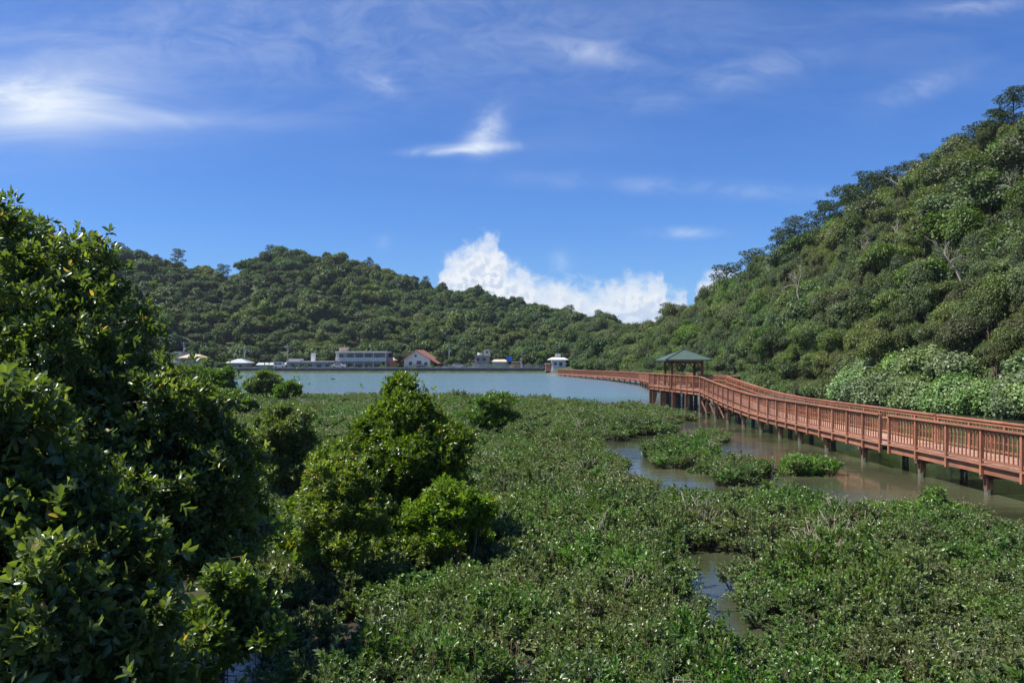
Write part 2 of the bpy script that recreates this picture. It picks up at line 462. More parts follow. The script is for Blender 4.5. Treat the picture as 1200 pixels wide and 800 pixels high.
def limbs(mb, base, ells, g, r0=0.12, nsub=5, multi=1):
    """trunk(s) and limbs reaching into each mass of the crown"""
    base = Vector(base)
    for e in ells:
        c = Vector(e[:3])
        for m in range(multi):
            b = base + Vector((g.normal(0, 0.12), g.normal(0, 0.12), 0))
            mid = b.lerp(c, 0.5) + Vector((g.normal(0, 0.12), g.normal(0, 0.12), 0.1)) * (c - b).length * 0.4
            mb.tube([b, b.lerp(mid, .5) + Vector((g.normal(0, .03), g.normal(0, .03), 0)), mid, c], [r0, r0 * .8, r0 * .62, r0 * .35], 7)
            for k in range(nsub):
                d = Vector(nrm(g.normal(size=3) + np.array([0, 0, .35])))
                tip = c + Vector((d.x * e[3], d.y * e[4], d.z * e[5])) * 0.62
                s0 = mid.lerp(c, g.uniform(0.3, 1.0))
                md = s0.lerp(tip, 0.5) + Vector((0, 0, -0.06 * (tip - s0).length))
                mb.tube([s0, md, tip], [r0 * .34, r0 * .22, r0 * .07], 5)

def lobed(ells, g, n=8, f=.40, sh=.80):
    """break each mass of the crown into smaller uneven ones"""
    out = []
    for e in ells:
        e = np.array(e, float); out.append((*e[:3], *(e[3:] * sh)))
        for i in range(n):
            d = nrm(g.normal(size=3) + np.array([0, 0, .15])); k_ = f * g.uniform(.65, 1.25)
            out.append((*(e[:3] + d * e[3:] * g.uniform(.62, .92)), *(e[3:] * k_)))
    return out
def mangrove(name, label, cat, base, ells, nros, L=0.095, k=8, seed=1, depth=0.16, clump=0.8, thr=0.38, low=-0.75, r0=0.09, mat='mangrove_leaf', group=None, fill=0.0, upb=0.55, roots=0, nsub=5, asp=0.42, tilt=(0.35, 1.25), tmpl=LEAF8):
    g = np.random.default_rng(seed)
    root = empty(name, base, label, cat, group)
    big = ells; ells = lobed(ells, g)
    P, d = sample_crown(ells, nros, g, depth, clump, thr, low)
    sh_ = g.random(len(P)) < .10                     # shoots standing proud of the crown
    P = P + np.where(sh_, g.exponential(L * 1.1, len(P)), 0)[:, None] * nrm(d + np.array([0, 0, .9]))
    ax = nrm(d * 0.75 + np.array([0, 0, upb]) + g.normal(0, 0.38, d.shape))
    parts = list(rosettes(P, ax, k, L, asp, tilt, g))
    if fill:
        nf = int(nros * fill)
        P2, d2 = sample_crown(big, nf, g, 0.42, clump, 0.0, -1.0)
        r2 = rosettes(P2, nrm(g.normal(size=P2.shape) + np.array([0, 0, .5])), k, L * 1.15, asp * 1.1, (0.4, 1.5), g)
        parts = [np.concatenate([a, b]) for a, b in zip(parts, r2)]
    off = np.array(base)
    parts[0] = parts[0] - off
    me = leaf_data('crown', *parts, tmpl, [mat])
    o = bpy.data.objects.new('crown', me); LINK(o); o.parent = root
    mb = MB(); limbs(mb, base, big, g, r0, nsub)
    for r in range(roots):
        a = r * 6.28 / roots + g.uniform(-.3, .3); L_ = g.uniform(0.3, 0.7)
        mb.tube([(base[0], base[1], base[2] + L_ * 1.1), (base[0] + math.cos(a) * L_ * .6, base[1] + math.sin(a) * L_ * .6, base[2] + L_ * .7), (base[0] + math.cos(a) * L_, base[1] + math.sin(a) * L_, base[2] - 0.1)], [r0 * .4, r0 * .35, r0 * .3], 5)
    # short twigs behind a share of the leaf rosettes
    idx = g.choice(len(P), min(len(P), 700), replace=False)
    tl = min(1.0, float(np.mean([e[3] for e in big])) / .7)
    for i in idx:
        p = Vector(P[i]); a = Vector(ax[i])
        mb.tube([p - a * 0.28 * tl - Vector(d[i]) * 0.15 * tl, p - a * 0.12 * tl, p], [0.008 * tl, 0.006 * tl, 0.004], 4)
    mb.build('trunk', 'bark', root)
    return root

# ------------------------------------------------------------------ terrain
XS_Y = np.array([-40, 0, 20, 33, 48, 59, 69, 83, 98, 118, 160, 190, 206, 222, 245, 700.])
XS_X = np.array([46, 44, 41, 40, 38.5, 37.6, 36.2, 34.6, 34.2, 32.5, 31, 28.5, 24, 15, 8, 8.])
CR_Y = np.array([-40, 20, 60, 100, 130, 160, 190, 220, 260, 300, 360, 700])
CR_X = np.array([98, 98, 96, 90, 81, 75, 66, 58, 48, 40, 32, 30.])
CR_Z = np.array([43, 43, 45, 42.5, 36.5, 30.0, 23.5, 15.5, 8.5, 4, 1, 0.])
LS_PX = np.array([-900, -300, 0, 60, 85, 130, 210, 250, 272, 292, 320, 400, 450, 500, 560, 620, 680, 720, 755, 800, 900, 1400])
LS_PY = np.array([330, 300, 275, 280, 283, 291, 307, 320, 330, 306, 291, 297, 315, 330, 343, 356, 369, 376, 391, 408, 414, 416])
LC_Y = np.interp(LS_PX, [-900, 0, 265, 330, 450, 600, 760, 1400], [430, 400, 385, 420, 430, 455, 490, 520])
def terrain(X, Y):
    X = np.asarray(X, float); Y = np.asarray(Y, float)
    P = np.stack([X / 40, Y / 40, 0 * X], -1)
    nz = fbm(P, 3, 4) - 0.5
    nf = fbm(P * 4.5, 8, 3) - 0.5
    # right-hand hill
    xs = np.interp(Y, XS_Y, XS_X); xc = np.interp(Y, CR_Y, CR_X); zc = np.interp(Y, CR_Y, CR_Z)
    t = (X - xs) / np.maximum(xc - xs, 5)
    tt = np.clip(t, 0, 1)
    gul = np.abs(np.sin(Y / 15.0 + 2.0 * nz + X / 60)) - 0.6
    zr = zc * (tt ** 0.92) * (1 - np.clip(t - 1, 0, 4) * 0.35) + (gul * 3.2 + nz * 7 + nf * 2.0) * np.clip(tt * 2.2, 0, 1) * np.clip(zc / 30, .2, 1)
    zr = np.where(t > 0, np.maximum(zr, 0) + 0.3 * np.clip(t * 12, 0, 1), -0.5 + np.clip(t * 3, -0.5, 0))
    # hills behind the village
    u_ = X / np.maximum(Y, 1) ; px = 600 + 960 * u_
    yc = np.interp(px, LS_PX, LC_Y); s = (420 - np.interp(px, LS_PX, LS_PY)) / 960
    zc2 = CH + s * yc - 6.0
    y0 = np.interp(px, [-400, 150, 270, 640, 700, 900], [245, 255, 278, 276, 250, 250])
    ysh = np.interp(px, [-400, 200, 265, 300, 640, 655, 760], [215, 232, 242, 243.5, 243.5, 212, 212])
    t2 = (Y - y0) / (yc - y0); q2 = np.clip(t2, 0, 1)
    spur = np.sin(X / 24.0 + 1.5 * nz * 3) * 3.0
    zl = 1.4 + (zc2 - 1.4) * (q2 ** 0.85) * (1 - np.clip(t2 - 1, 0, 3) * 0.5) + (spur + nz * 10 + nf * 3) * np.clip(q2 * 5, 0, 1) * np.clip((1 - np.abs(q2 - .5) * 2) * 2 + .1, 0, 1) * np.clip(zc2 / 30, .15, 1)
    zl = np.where(Y > ysh, np.maximum(zl, 1.4), -0.5)
    return np.maximum(np.maximum(zr, zl), -0.5)

gx = np.arange(-520, 260.1, 2.4); gy = np.arange(-30, 600.1, 2.4)
XX, YY = np.meshgrid(gx, gy)
ZZ = terrain(XX, YY)
def grid_obj(name, XX, YY, ZZ, mat):
    ny, nx = XX.shape
    V = np.stack([XX, YY, ZZ], -1).reshape(-1, 3)
    i = np.arange(ny * nx).reshape(ny, nx)
    Fc = np.stack([i[:-1, :-1], i[:-1, 1:], i[1:, 1:], i[1:, :-1]], -1).reshape(-1, 4)
    me = bpy.data.meshes.new(name)
    me.vertices.add(len(V)); me.vertices.foreach_set('co', V.astype(np.float32).ravel())
    me.loops.add(Fc.size); me.loops.foreach_set('vertex_index', Fc.astype(np.int32).ravel())
    me.polygons.add(len(Fc)); me.polygons.foreach_set('loop_start', np.arange(0, Fc.size, 4, dtype=np.int32))
    me.polygons.foreach_set('use_smooth', np.ones(len(Fc), bool))
    me.materials.append(MATS[mat]); me.update(calc_edges=True)
    o = bpy.data.objects.new(name, me); LINK(o)
    return o
# hillside ground: leaf litter and undergrowth
m, t = new_mat('hill_soil')
co = t.n('ShaderNodeNewGeometry').outputs['Position']
c = t.ramp(t.noise(co, 0.6, 6, 0.6), [(0.3, G(.018, .03, .012)), (0.55, G(.04, .055, .02)), (0.8, G(.10, .09, .05))])
b = t.n('ShaderNodeBsdfPrincipled'); t.set(b.inputs['Base Color'], c); b.inputs['Roughness'].default_value = 0.95
o = t.n('ShaderNodeOutputMaterial'); t.set(o.inputs[0], b.outputs[0])
m, t = new_mat('mud')
co = t.n('ShaderNodeNewGeometry').outputs['Position']
c = t.ramp(t.noise(co, 1.2, 6, 0.6), [(0.3, G(.022, .02, .013)), (0.7, G(.05, .044, .028))])
b = t.n('ShaderNodeBsdfPrincipled'); t.set(b.inputs['Base Color'], c); b.inputs['Roughness'].default_value = 0.55
o = t.n('ShaderNodeOutputMaterial'); t.set(o.inputs[0], b.outputs[0])
# water: murky green-brown creek, bluer in the open bay, rippled by the breeze
m, t = new_mat('water')
co = t.n('ShaderNodeNewGeometry').outputs['Position']
sp = t.n('ShaderNodeSeparateXYZ'); t.set(sp.inputs[0], co)
far = t.smooth(sp.outputs[1], 58, 100)
mur = t.noise(co, 0.18, 3, 0.5)
near_c = t.mix(t.smooth(mur, 0.35, 0.65), (.034, .040, .020, 1), (.080, .082, .046, 1))
far_c = t.mix(t.smooth(t.noise(t.vec('MULTIPLY', co, (.012, .06, 1)), 1.0, 4, 0.5), 0.35, 0.65), (.10, .19, .19, 1), (.12, .165, .20, 1))
c = t.mix(far, near_c, far_c)
b = t.n('ShaderNodeBsdfPrincipled'); t.set(b.inputs['Base Color'], c)
b.inputs['IOR'].default_value = 1.42
t.set(b.inputs['Roughness'], t.math('ADD', 0.02, t.math('MULTIPLY', far, 0.18)))
wv = t.vec('MULTIPLY', co, (0.8, 2.4, 1.0))
h1 = t.noise(wv, 1.1, 4, 0.6, 0.4); h2 = t.noise(wv, 5.0, 3, 0.5, 0.2)
hh = t.math('ADD', h1, t.math('MULTIPLY', h2, 0.22))
bp = t.n('ShaderNodeBump'); bp.inputs['Distance'].default_value = 0.13
calm = t.smooth(t.noise(t.vec('MULTIPLY', co, (.10, .22, 1)), 1.0, 3, 0.5), 0.40, 0.66, 0.04, 0.42)
t.set(bp.inputs['Strength'], t.math('MAXIMUM', calm, far))
t.set(bp.inputs['Height'], hh); t.set(b.inputs['Normal'], bp.outputs[0])
o = t.n('ShaderNodeOutputMaterial'); t.set(o.inputs[0], b.outputs[0])

tag(grid_obj('hills', XX, YY, ZZ, 'hill_soil'), 'steep wooded hills around the bay', 'hills', kind='structure')
S_ = 4000
tag(MB().poly([(-S_, -S_, -.9), (S_, -S_, -.9), (S_, S_, -.9), (-S_, S_, -.9)], [(0, 1, 2, 3)]).build('ground', 'hill_soil'), 'ground under bay and hills', 'ground', kind='structure')
tag(MB().poly([(-900, -300, 0), (600, -300, 0), (600, 420, 0), (-900, 420, 0)], [(0, 1, 2, 3)]).build('water', 'water'), 'green brown creek water opening into blue bay', 'water', kind='structure')

# ------------------------------------------------------------------ marsh outline (seen at water level)
def base_px(X, Y): return 600 + 960 * X / Y, 420 + 960 * CH / Y
def inpoly(x, y, poly):
    x = np.asarray(x); r = np.zeros(x.shape, bool); n = len(poly)
    for i in range(n):
        x1, y1 = poly[i]; x2, y2 = poly[(i + 1) % n]
        c = ((y1 > y) != (y2 > y)) & (x < (x2 - x1) * (y - y1) / ((y2 - y1) if y2 != y1 else 1e-9) + x1)
        r ^= c
    return r
def w2(pts):    # ground outline in metres from sight lines over the water plane
    return [((px - 600) * CH / (py - 420.0), 960 * CH / (py - 420.0)) for px, py in pts]
MAIN = w2([(-900, 466), (230, 466), (520, 467), (640, 473), (700, 477), (762, 481), (808, 488), (812, 492), (786, 497), (796, 503), (790, 508), (755, 511), (728, 516), (700, 518), (702, 534), (722, 548), (745, 566), (790, 582), (838, 590), (862, 583),
           (905, 580), (935, 584), (962, 592), (985, 614), (1012, 618), (1028, 600), (1075, 594), (1140, 608), (1220, 628), (1500, 690), (2100, 800), (2100, 1700), (-2600, 1700)])
ISLES = [w2(p) for p in (
    [(762, 527), (780, 523), (805, 521), (836, 523), (842, 531), (838, 542), (826, 549), (790, 553), (768, 549), (760, 540)],
    [(812, 554), (826, 549), (860, 546), (888, 548), (903, 555), (904, 562), (880, 570), (840, 568), (815, 561)],
    [(816, 515), (828, 512), (845, 512), (849, 517), (838, 521), (822, 520)])]
POOLS = [w2(p) for p in (
    [(795, 652), (830, 645), (868, 650), (888, 664), (878, 690), (862, 700), (872, 715), (895, 735), (905, 765), (880, 770), (845, 752), (822, 740), (815, 710), (800, 680)],
    [(170, 690), (200, 672), (245, 680), (285, 715), (310, 770), (290, 850), (200, 900), (150, 800)],
    [(600, 503), (640, 499), (660, 504), (630, 509)], [(345, 520), (400, 516), (420, 522), (370, 530)])]
def marsh_mask(X, Y):
    j = 0.02 * Y
    Xj = X + (fbm(np.stack([X, Y, 0 * X], -1) * 0.7, 21, 3) - .5) * (0.5 + j); Yj = Y + (fbm(np.stack([X, Y, 0 * X + 9], -1) * 0.7, 22, 3) - .5) * (0.8 + 2 * j)
    r = inpoly(Xj, Yj, MAIN)
    for p in ISLES: r |= inpoly(Xj, Yj, p)
    for p in POOLS: r &= ~inpoly(Xj, Yj, p)
    return r
# mud bank grid under the marsh
mx = np.arange(-70, 40.1, 0.5); my = np.arange(2, 92.1, 0.5)
MX, MY = np.meshgrid(mx, my)
mk = marsh_mask(MX, MY).astype(float)
for _ in range(2):
    mk = (mk + np.roll(mk, 1, 0) + np.roll(mk, -1, 0) + np.roll(mk, 1, 1) + np.roll(mk, -1, 1)) / 5
MZ = -0.30 + 0.36 * mk + 0.05 * (fbm(np.stack([MX, MY, 0 * MX], -1) * 0.9, 4, 3) - .5)
MZ[0] = MZ[-1] = -0.5
tag(grid_obj('mud_bank', MX, MY, MZ, 'mud'), 'dark mud bank under the low mangroves', 'mud', kind='structure')

# ------------------------------------------------------------------ stuff through geometry nodes
def proto_coll(name, meshes):
    c_ = bpy.data.collections.new(name)
    for i, me in enumerate(meshes):
        o_ = bpy.data.objects.new('%s_%02d' % (name, i), me); c_.objects.link(o_)
    return c_
def scatter_obj(name, P, rot, scl, idx, coll, label, cat):
    me = bpy.data.meshes.new(name)
    me.vertices.add(len(P)); me.vertices.foreach_set('co', np.asarray(P, np.float32).ravel())
    a = me.attributes.new('rot', 'FLOAT_VECTOR', 'POINT'); a.data.foreach_set('vector', np.asarray(rot, np.float32).ravel())
    a = me.attributes.new('scl', 'FLOAT_VECTOR', 'POINT'); a.data.foreach_set('vector', np.asarray(scl, np.float32).ravel())
    a = me.attributes.new('idx', 'INT', 'POINT'); a.data.foreach_set('value', np.asarray(idx, np.int32).ravel())
    o_ = bpy.data.objects.new(name, me); LINK(o_)
    ng = bpy.data.node_groups.new(name, 'GeometryNodeTree')
    ng.interface.new_socket('Geometry', in_out='INPUT', socket_type='NodeSocketGeometry')
    ng.interface.new_socket('Geometry', in_out='OUTPUT', socket_type='NodeSocketGeometry')
    gi = ng.nodes.new('NodeGroupInput'); go = ng.nodes.new('NodeGroupOutput')
    ip = ng.nodes.new('GeometryNodeInstanceOnPoints'); ci = ng.nodes.new('GeometryNodeCollectionInfo')
    ci.inputs['Collection'].default_value = coll; ci.inputs['Separate Children'].default_value = True; ci.inputs['Reset Children'].default_value = True
    L_ = ng.links.new
    L_(gi.outputs[0], ip.inputs['Points']); L_(ci.outputs[0], ip.inputs['Instance']); ip.inputs['Pick Instance'].default_value = True
    for nm, dt, sk in (('idx', 'INT', 'Instance Index'), ('scl', 'FLOAT_VECTOR', 'Scale')):
        na = ng.nodes.new('GeometryNodeInputNamedAttribute'); na.data_type = dt; na.inputs['Name'].default_value = nm
        L_(na.outputs['Attribute'], ip.inputs[sk])
    na = ng.nodes.new('GeometryNodeInputNamedAttribute'); na.data_type = 'FLOAT_VECTOR'; na.inputs['Name'].default_value = 'rot'
    er = ng.nodes.new('FunctionNodeEulerToRotation'); L_(na.outputs['Attribute'], er.inputs[0]); L_(er.outputs[0], ip.inputs['Rotation'])
    L_(ip.outputs[0], go.inputs[0])
    md = o_.modifiers.new('scatter', 'NODES'); md.node_group = ng
    return tag(o_, label, cat, kind='stuff')

# --- low mangrove plants (marsh cover)
def marsh_plant(seed, H=0.7, Rr=0.30, nst=9, k=8, L=0.085, asp=0.45):
    g = np.random.default_rng(seed)
    mb = MB(); C = []; Dv = []
    for s in range(nst):
        a = g.uniform(0, 6.28); r = Rr * math.sqrt(g.random()); h = H * g.uniform(0.62, 1.08)
        tip = np.array([math.cos(a) * r, math.sin(a) * r, h])
        b0 = tip * np.array([0.3, 0.3, 0]) ; mid = (b0 + tip) / 2 + g.normal(0, .03, 3)
        mb.tube([b0, mid, tip], [0.008, 0.006, 0.004], 4)
        C.append(tip); Dv.append(nrm(np.array([math.cos(a) * .35, math.sin(a) * .35, 1]) + g.normal(0, .22, 3)))
        for q_ in range(3):
            f = g.uniform(0.45, 0.92); p = b0 + (tip - b0) * f + g.normal(0, .05, 3) * np.array([1, 1, .3])
            C.append(p); Dv.append(nrm(np.array([math.cos(a), math.sin(a), 0.9]) + g.normal(0, .6, 3)))
    parts = rosettes(np.array(C), np.array(Dv), k, L, asp, (0.18, 0.95), g)
    return leaf_data('marsh_plant', *parts, LEAF8, ['marsh_leaf', 'bark'], mb)
def twig_plant(seed):
    """a mostly bare, pale-twigged plant"""
    g = np.random.default_rng(seed); mb = MB(); C = []; Dv = []
    for s in range(9):
        a = g.uniform(0, 6.28); r = g.uniform(.1, .4); h = g.uniform(.55, .95)
        tip = np.array([math.cos(a) * r, math.sin(a) * r, h]); mid = tip * .5 + g.normal(0, .05, 3)
        mb.tube([(0, 0, 0), mid, tip], [0.013, 0.009, 0.005], 4)
        for q_ in range(3):
            s0 = mid + (tip - mid) * g.random(); e = s0 + g.normal(0, .1, 3) + np.array([0, 0, .08])
            mb.tube([s0, e], [0.006, 0.003], 4)
            if g.random() < .45: C.append(e); Dv.append(nrm(e - s0 + np.array([0, 0, .1])))
    parts = rosettes(np.array(C), np.array(Dv), 5, 0.07, .45, (0.2, 0.9), g)
    return leaf_data('twig_plant', *parts, LEAF8, ['marsh_leaf', 'pale_twig'], mb)
protos = [marsh_plant(100 + i, H=h, Rr=r, nst=n, L=l) for i, (h, r, n, l) in enumerate([(.62, .28, 9, .085), (.70, .30, 10, .08), (.56, .32, 10, .075), (.80, .26, 8, .095), (.66, .30, 9, .088)])]
protos += [twig_plant(200), twig_plant(201)]
mcoll = proto_coll('marsh', protos)
g = np.random.default_rng(5)
pts = []
for (ya, yb, sp_) in ((4, 14, .27), (14, 26, .31), (26, 45, .38), (45, 92, .52)):
    gx_ = np.arange(-70, 45, sp_); gy_ = np.arange(ya, yb, sp_)
    a, b = np.meshgrid(gx_, gy_)
    a = a.ravel() + g.uniform(-.5, .5, a.size) * sp_; b = b.ravel() + g.uniform(-.5, .5, b.size) * sp_
    keep = np.abs(a) < 0.80 * b + 2.5
    a, b = a[keep], b[keep]
    keep = marsh_mask(a, b)
    pts.append(np.stack([a[keep], b[keep], np.full(keep.sum(), sp_)], 1))
pts = np.concatenate(pts)
n = len(pts)
P3 = np.stack([pts[:, 0], pts[:, 1], np.zeros(n)], 1)
hmod = fbm(P3 * 0.33, 31, 4); hm2 = fbm(P3 * 1.3, 33, 3)
dry_ = fbm(P3 * 0.45 + 50, 41, 3)
gap = (hm2 < 0.33) & (g.random(n) < 0.75)
S0 = (0.30 + 1.05 * hmod + 0.75 * (hm2 - .5)) * g.uniform(.88, 1.12, n)
# plants at the water's edge are lower
edge = np.zeros(n, bool)
for dx, dy in ((.5, 0), (-.5, 0), (0, .8), (0, -.8), (0, -1.6), (0, 1.6)):
    edge |= ~marsh_mask(pts[:, 0] + dx, pts[:, 1] + dy)
S0 = np.where(edge, S0 * 0.72, S0)
wide = pts[:, 2] / 0.27
SC = np.stack([S0 ** .3 * wide ** .8, S0 ** .3 * wide ** .8, S0 * 1.02], 1) * 1.0
idx = g.integers(0, 5, n)
tw = g.random(n) < np.clip((dry_ - 0.62) * 0.5, 0.006, 0.06)
idx = np.where(tw, 5 + g.integers(0, 2, n), idx)
keep = ~gap
ROT = np.stack([g.normal(0, .08, n), g.normal(0, .08, n), g.uniform(0, 6.28, n)], 1)
P3[:, 2] = 0.02
scatter_obj('mangrove_ground_cover', P3[keep], ROT[keep], SC[keep], idx[keep], mcoll, 'low dense carpet of green mangrove seedlings over the mud', 'ground cover')
print('marsh plants', keep.sum())

# ------------------------------------------------------------------ forest trees
def forest_proto(seed, Rr=3.0, H=6.5, nl=2600, ls=0.34, lobes=7, mat='forest_leaf', flat=0.75, flatn=0.5):
    g = np.random.default_rng(seed)
    ells = [(0, 0, H - Rr * flat * 0.95, Rr * .72, Rr * .72, Rr * flat * .8)]
    for i in range(lobes):
        a = i * 6.28 / lobes + g.uniform(-.4, .4); r = Rr * g.uniform(.4, .72); rr = Rr * g.uniform(.30, .5)
        ells.append((math.cos(a) * r, math.sin(a) * r, H - Rr * flat * g.uniform(.6, 1.5), rr, rr, rr * flat * .85))
    P, d = sample_crown(ells, nl, g, 0.22, Rr * .16, 0.44, -0.35)
    P = P + g.normal(0, Rr * .06, P.shape)
    N_ = nrm(d + np.array([0, 0, flatn]) + g.normal(0, .62, d.shape))
    A_ = nrm(np.cross(N_, g.normal(size=d.shape)))
    L_ = ls * g.uniform(.55, 1.3, nl)
    big = fbm(P / (Rr * .35), 3, 2)
    tint = np.clip(0.55 * g.random(nl) + 0.75 * (big - .2), 0, 1)
    wood = MB(); limbs(wood, (0, 0, -.5), ells, g, Rr * .045, 2)
    args = (P, A_, N_, L_, L_ * .75, tint, LEAF4)
    return (leaf_data('crown', *args, [mat]), wood.data('trunk', 'bark'), leaf_data('forest_tree', *args, [mat, 'bark'], wood))
def pine_proto(seed, H=8.0, spread=2.9, nl=3600):
    g = np.random.default_rng(seed); wood = MB()
    lean = g.normal(0, .05 * H, 2)
    tr = [(0, 0, -.5), (lean[0] * .3, lean[1] * .3, H * .35), (lean[0] * .8, lean[1] * .6, H * .7), (lean[0], lean[1], H * .95)]
    wood.tube(tr, [.17, .13, .09, .04], 7); nl = int(nl)
    ells = []
    for i in range(13):
        f = .38 + .60 * i / 12; a = i * 2.4 + g.uniform(-.4, .4); r = spread * (1.1 - f * .75) * g.uniform(.5, 1.15)
        c = (lean[0] * f + math.cos(a) * r, lean[1] * f + math.sin(a) * r, H * f + g.uniform(-.1, .2))
        ells.append((*c, spread * g.uniform(.32, .5), spread * g.uniform(.32, .5), H * .04 + .14))
        wood.tube([(lean[0] * f, lean[1] * f, H * f - .35), ((lean[0] * f + c[0]) / 2, (lean[1] * f + c[1]) / 2, c[2] - .25), c], [.06, .045, .02], 5)
    P, d = sample_crown(ells, nl, g, .3, .5, .32, -.6)
    N_ = nrm(d * .4 + np.array([0, 0, .9]) + g.normal(0, .4, d.shape)); A_ = nrm(d * np.array([1, 1, .2]) + g.normal(0, .5, d.shape))
    L_ = .30 * g.uniform(.6, 1.3, nl)
    args = (P, A_, N_, L_, L_ * .45, g.random(nl), LEAF4)
    return leaf_data('crown', *args, ['pine_leaf']), wood.data('trunk', 'bark')
def bare_proto(seed, H=4.5):
    g = np.random.default_rng(seed); wood = MB()
    def br(p, d, L_, r, lv):
        p = Vector(p); d = Vector(d).normalized(); m_ = p + d * L_ * .5 + Vector(g.normal(0, .05 * L_, 3)); e = p + d * L_ + Vector(g.normal(0, .08 * L_, 3))
        wood.tube([p, m_, e], [r, r * .75, r * .5], 4)
        if lv:
            for k in range(4): br(m_.lerp(e, k / 3), d + Vector(g.normal(0, .55, 3)) + Vector((0, 0, .15)), L_ * g.uniform(.45, .7), r * .5, lv - 1)
    br((0, 0, -.3), (g.normal(0, .25), g.normal(0, .25), 1), H * .5, .09, 3)
    return wood.data('bare_tree', 'pale_twig')

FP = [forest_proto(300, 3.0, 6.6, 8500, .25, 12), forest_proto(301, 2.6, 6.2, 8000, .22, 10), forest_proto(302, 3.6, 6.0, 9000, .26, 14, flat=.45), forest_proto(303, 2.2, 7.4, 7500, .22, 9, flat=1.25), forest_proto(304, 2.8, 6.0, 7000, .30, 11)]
FAR = [forest_proto(310, 3.0, 6.4, 2000, .58, 7, 'far_forest_leaf', .8), forest_proto(311, 2.7, 6.4, 1800, .55, 6, 'far_forest_leaf', .9), forest_proto(312, 3.6, 5.8, 2600, .5, 12, 'far_forest_leaf', .42), forest_proto(313, 2.2, 7.4, 1900, .46, 8, 'far_forest_leaf', 1.25)]
SH = [forest_proto(320, 2.2, 3.2, 5500, .21, 8, 'shore_leaf', .8), forest_proto(321, 1.9, 2.9, 5000, .19, 7, 'shore_leaf', .85), forest_proto(322, 2.5, 3.4, 6000, .22, 9, 'shore_leaf', .7)]
PINES = [pine_proto(330), pine_proto(331, 9, 3.3, 4200), pine_proto(332, 7, 2.4, 2600)]
BARE = [bare_proto(340), bare_proto(341), bare_proto(342, 3.6)]

g = np.random.default_rng(77)
def jgrid(x0, x1, y0, y1, s):
    a, b = np.meshgrid(np.arange(x0, x1, s), np.arange(y0, y1, s))
    return a.ravel() + g.uniform(-.45, .45, a.size) * s, b.ravel() + g.uniform(-.45, .45, b.size) * s
# right-hand hill
a, b = jgrid(26, 140, 25, 330, 2.45)
xs = np.interp(b, XS_Y, XS_X); xc = np.interp(b, CR_Y, CR_X)
kp = (a > xs + 1.6) & (a < xc + 9) & (a / b < 0.95)
a, b, xs = a[kp], b[kp], xs[kp]
zt = terrain(a, b)
kp = zt > 0.15
a, b, xs, zt = a[kp], b[kp], xs[kp], zt[kp]
sz = np.clip(np.exp(g.normal(-.38, .30, len(a))), .36, 1.15) * (0.72 + 0.5 * fbm(np.stack([a, b, 0 * a], 1) / 14, 55, 3)) * np.interp(a - xs, [0, 6, 20], [.62, .82, 1])
app = sz / np.hypot(a, b) * np.where(np.abs(a / b) < .66, 1, 0)
order = np.argsort(-app)
IND = order[:250]; REST = order[250:]
def plant(datas, name, loc, rz, s, label, cat, group):
    r = empty(name, loc, label, cat, group); r.rotation_euler = (0, 0, rz); r.scale = s if isinstance(s, tuple) else (s, s, s)
    for nm, me in zip(('crown', 'trunk'), datas):
        c_ = bpy.data.objects.new(nm, me); LINK(c_); c_.parent = r
    return r
for i in IND:
    k = int(g.integers(0, 5)); s = float(sz[i])
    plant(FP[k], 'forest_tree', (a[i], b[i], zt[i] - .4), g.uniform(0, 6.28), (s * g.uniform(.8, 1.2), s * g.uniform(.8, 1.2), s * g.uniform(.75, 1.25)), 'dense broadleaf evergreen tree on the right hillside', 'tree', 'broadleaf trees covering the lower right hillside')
# far hills
a2, b2 = jgrid(-420, 150, 196, 540, 3.6)
px2 = 600 + 960 * a2 / b2
z2 = terrain(a2, b2)
yc2 = np.interp(px2, LS_PX, LC_Y)
ymin = np.interp(px2, [-400, 150, 200, 270, 300, 640, 672, 680, 760, 1200], [225, 240, 262, 268, 272, 270, 262, 206, 200, 220])
kp = (b2 > ymin) & (b2 < yc2 + 22) & (px2 > -150) & (px2 < 830) & (z2 > .5) & ~((a2 > 26) & (a2 < np.interp(b2, CR_Y, CR_X) + 6) & (b2 < 325) & (a2 > np.interp(b2, XS_Y, XS_X)))
a2, b2, z2 = a2[kp], b2[kp], z2[kp]
s2 = np.clip(np.exp(g.normal(-.32, .34, len(a2))), .35, 1.4) * (0.7 + 0.6 * fbm(np.stack([a2, b2, 0 * a2], 1) / 22, 57, 3))
nr, n2 = len(REST), len(a2)
def under(x0, x1, y0, y1, sp_, cond):
    a_, b_ = jgrid(x0, x1, y0, y1, sp_); z_u = terrain(a_, b_); k_ = cond(a_, b_, z_u); return a_[k_], b_[k_], z_u[k_]
ua, ub, uz = under(26, 140, 25, 330, 2.1, lambda A1, B1, Z1: (A1 > np.interp(B1, XS_Y, XS_X) + 2) & (A1 < np.interp(B1, CR_Y, CR_X) + 6) & (A1 / B1 < .8) & (Z1 > .2))
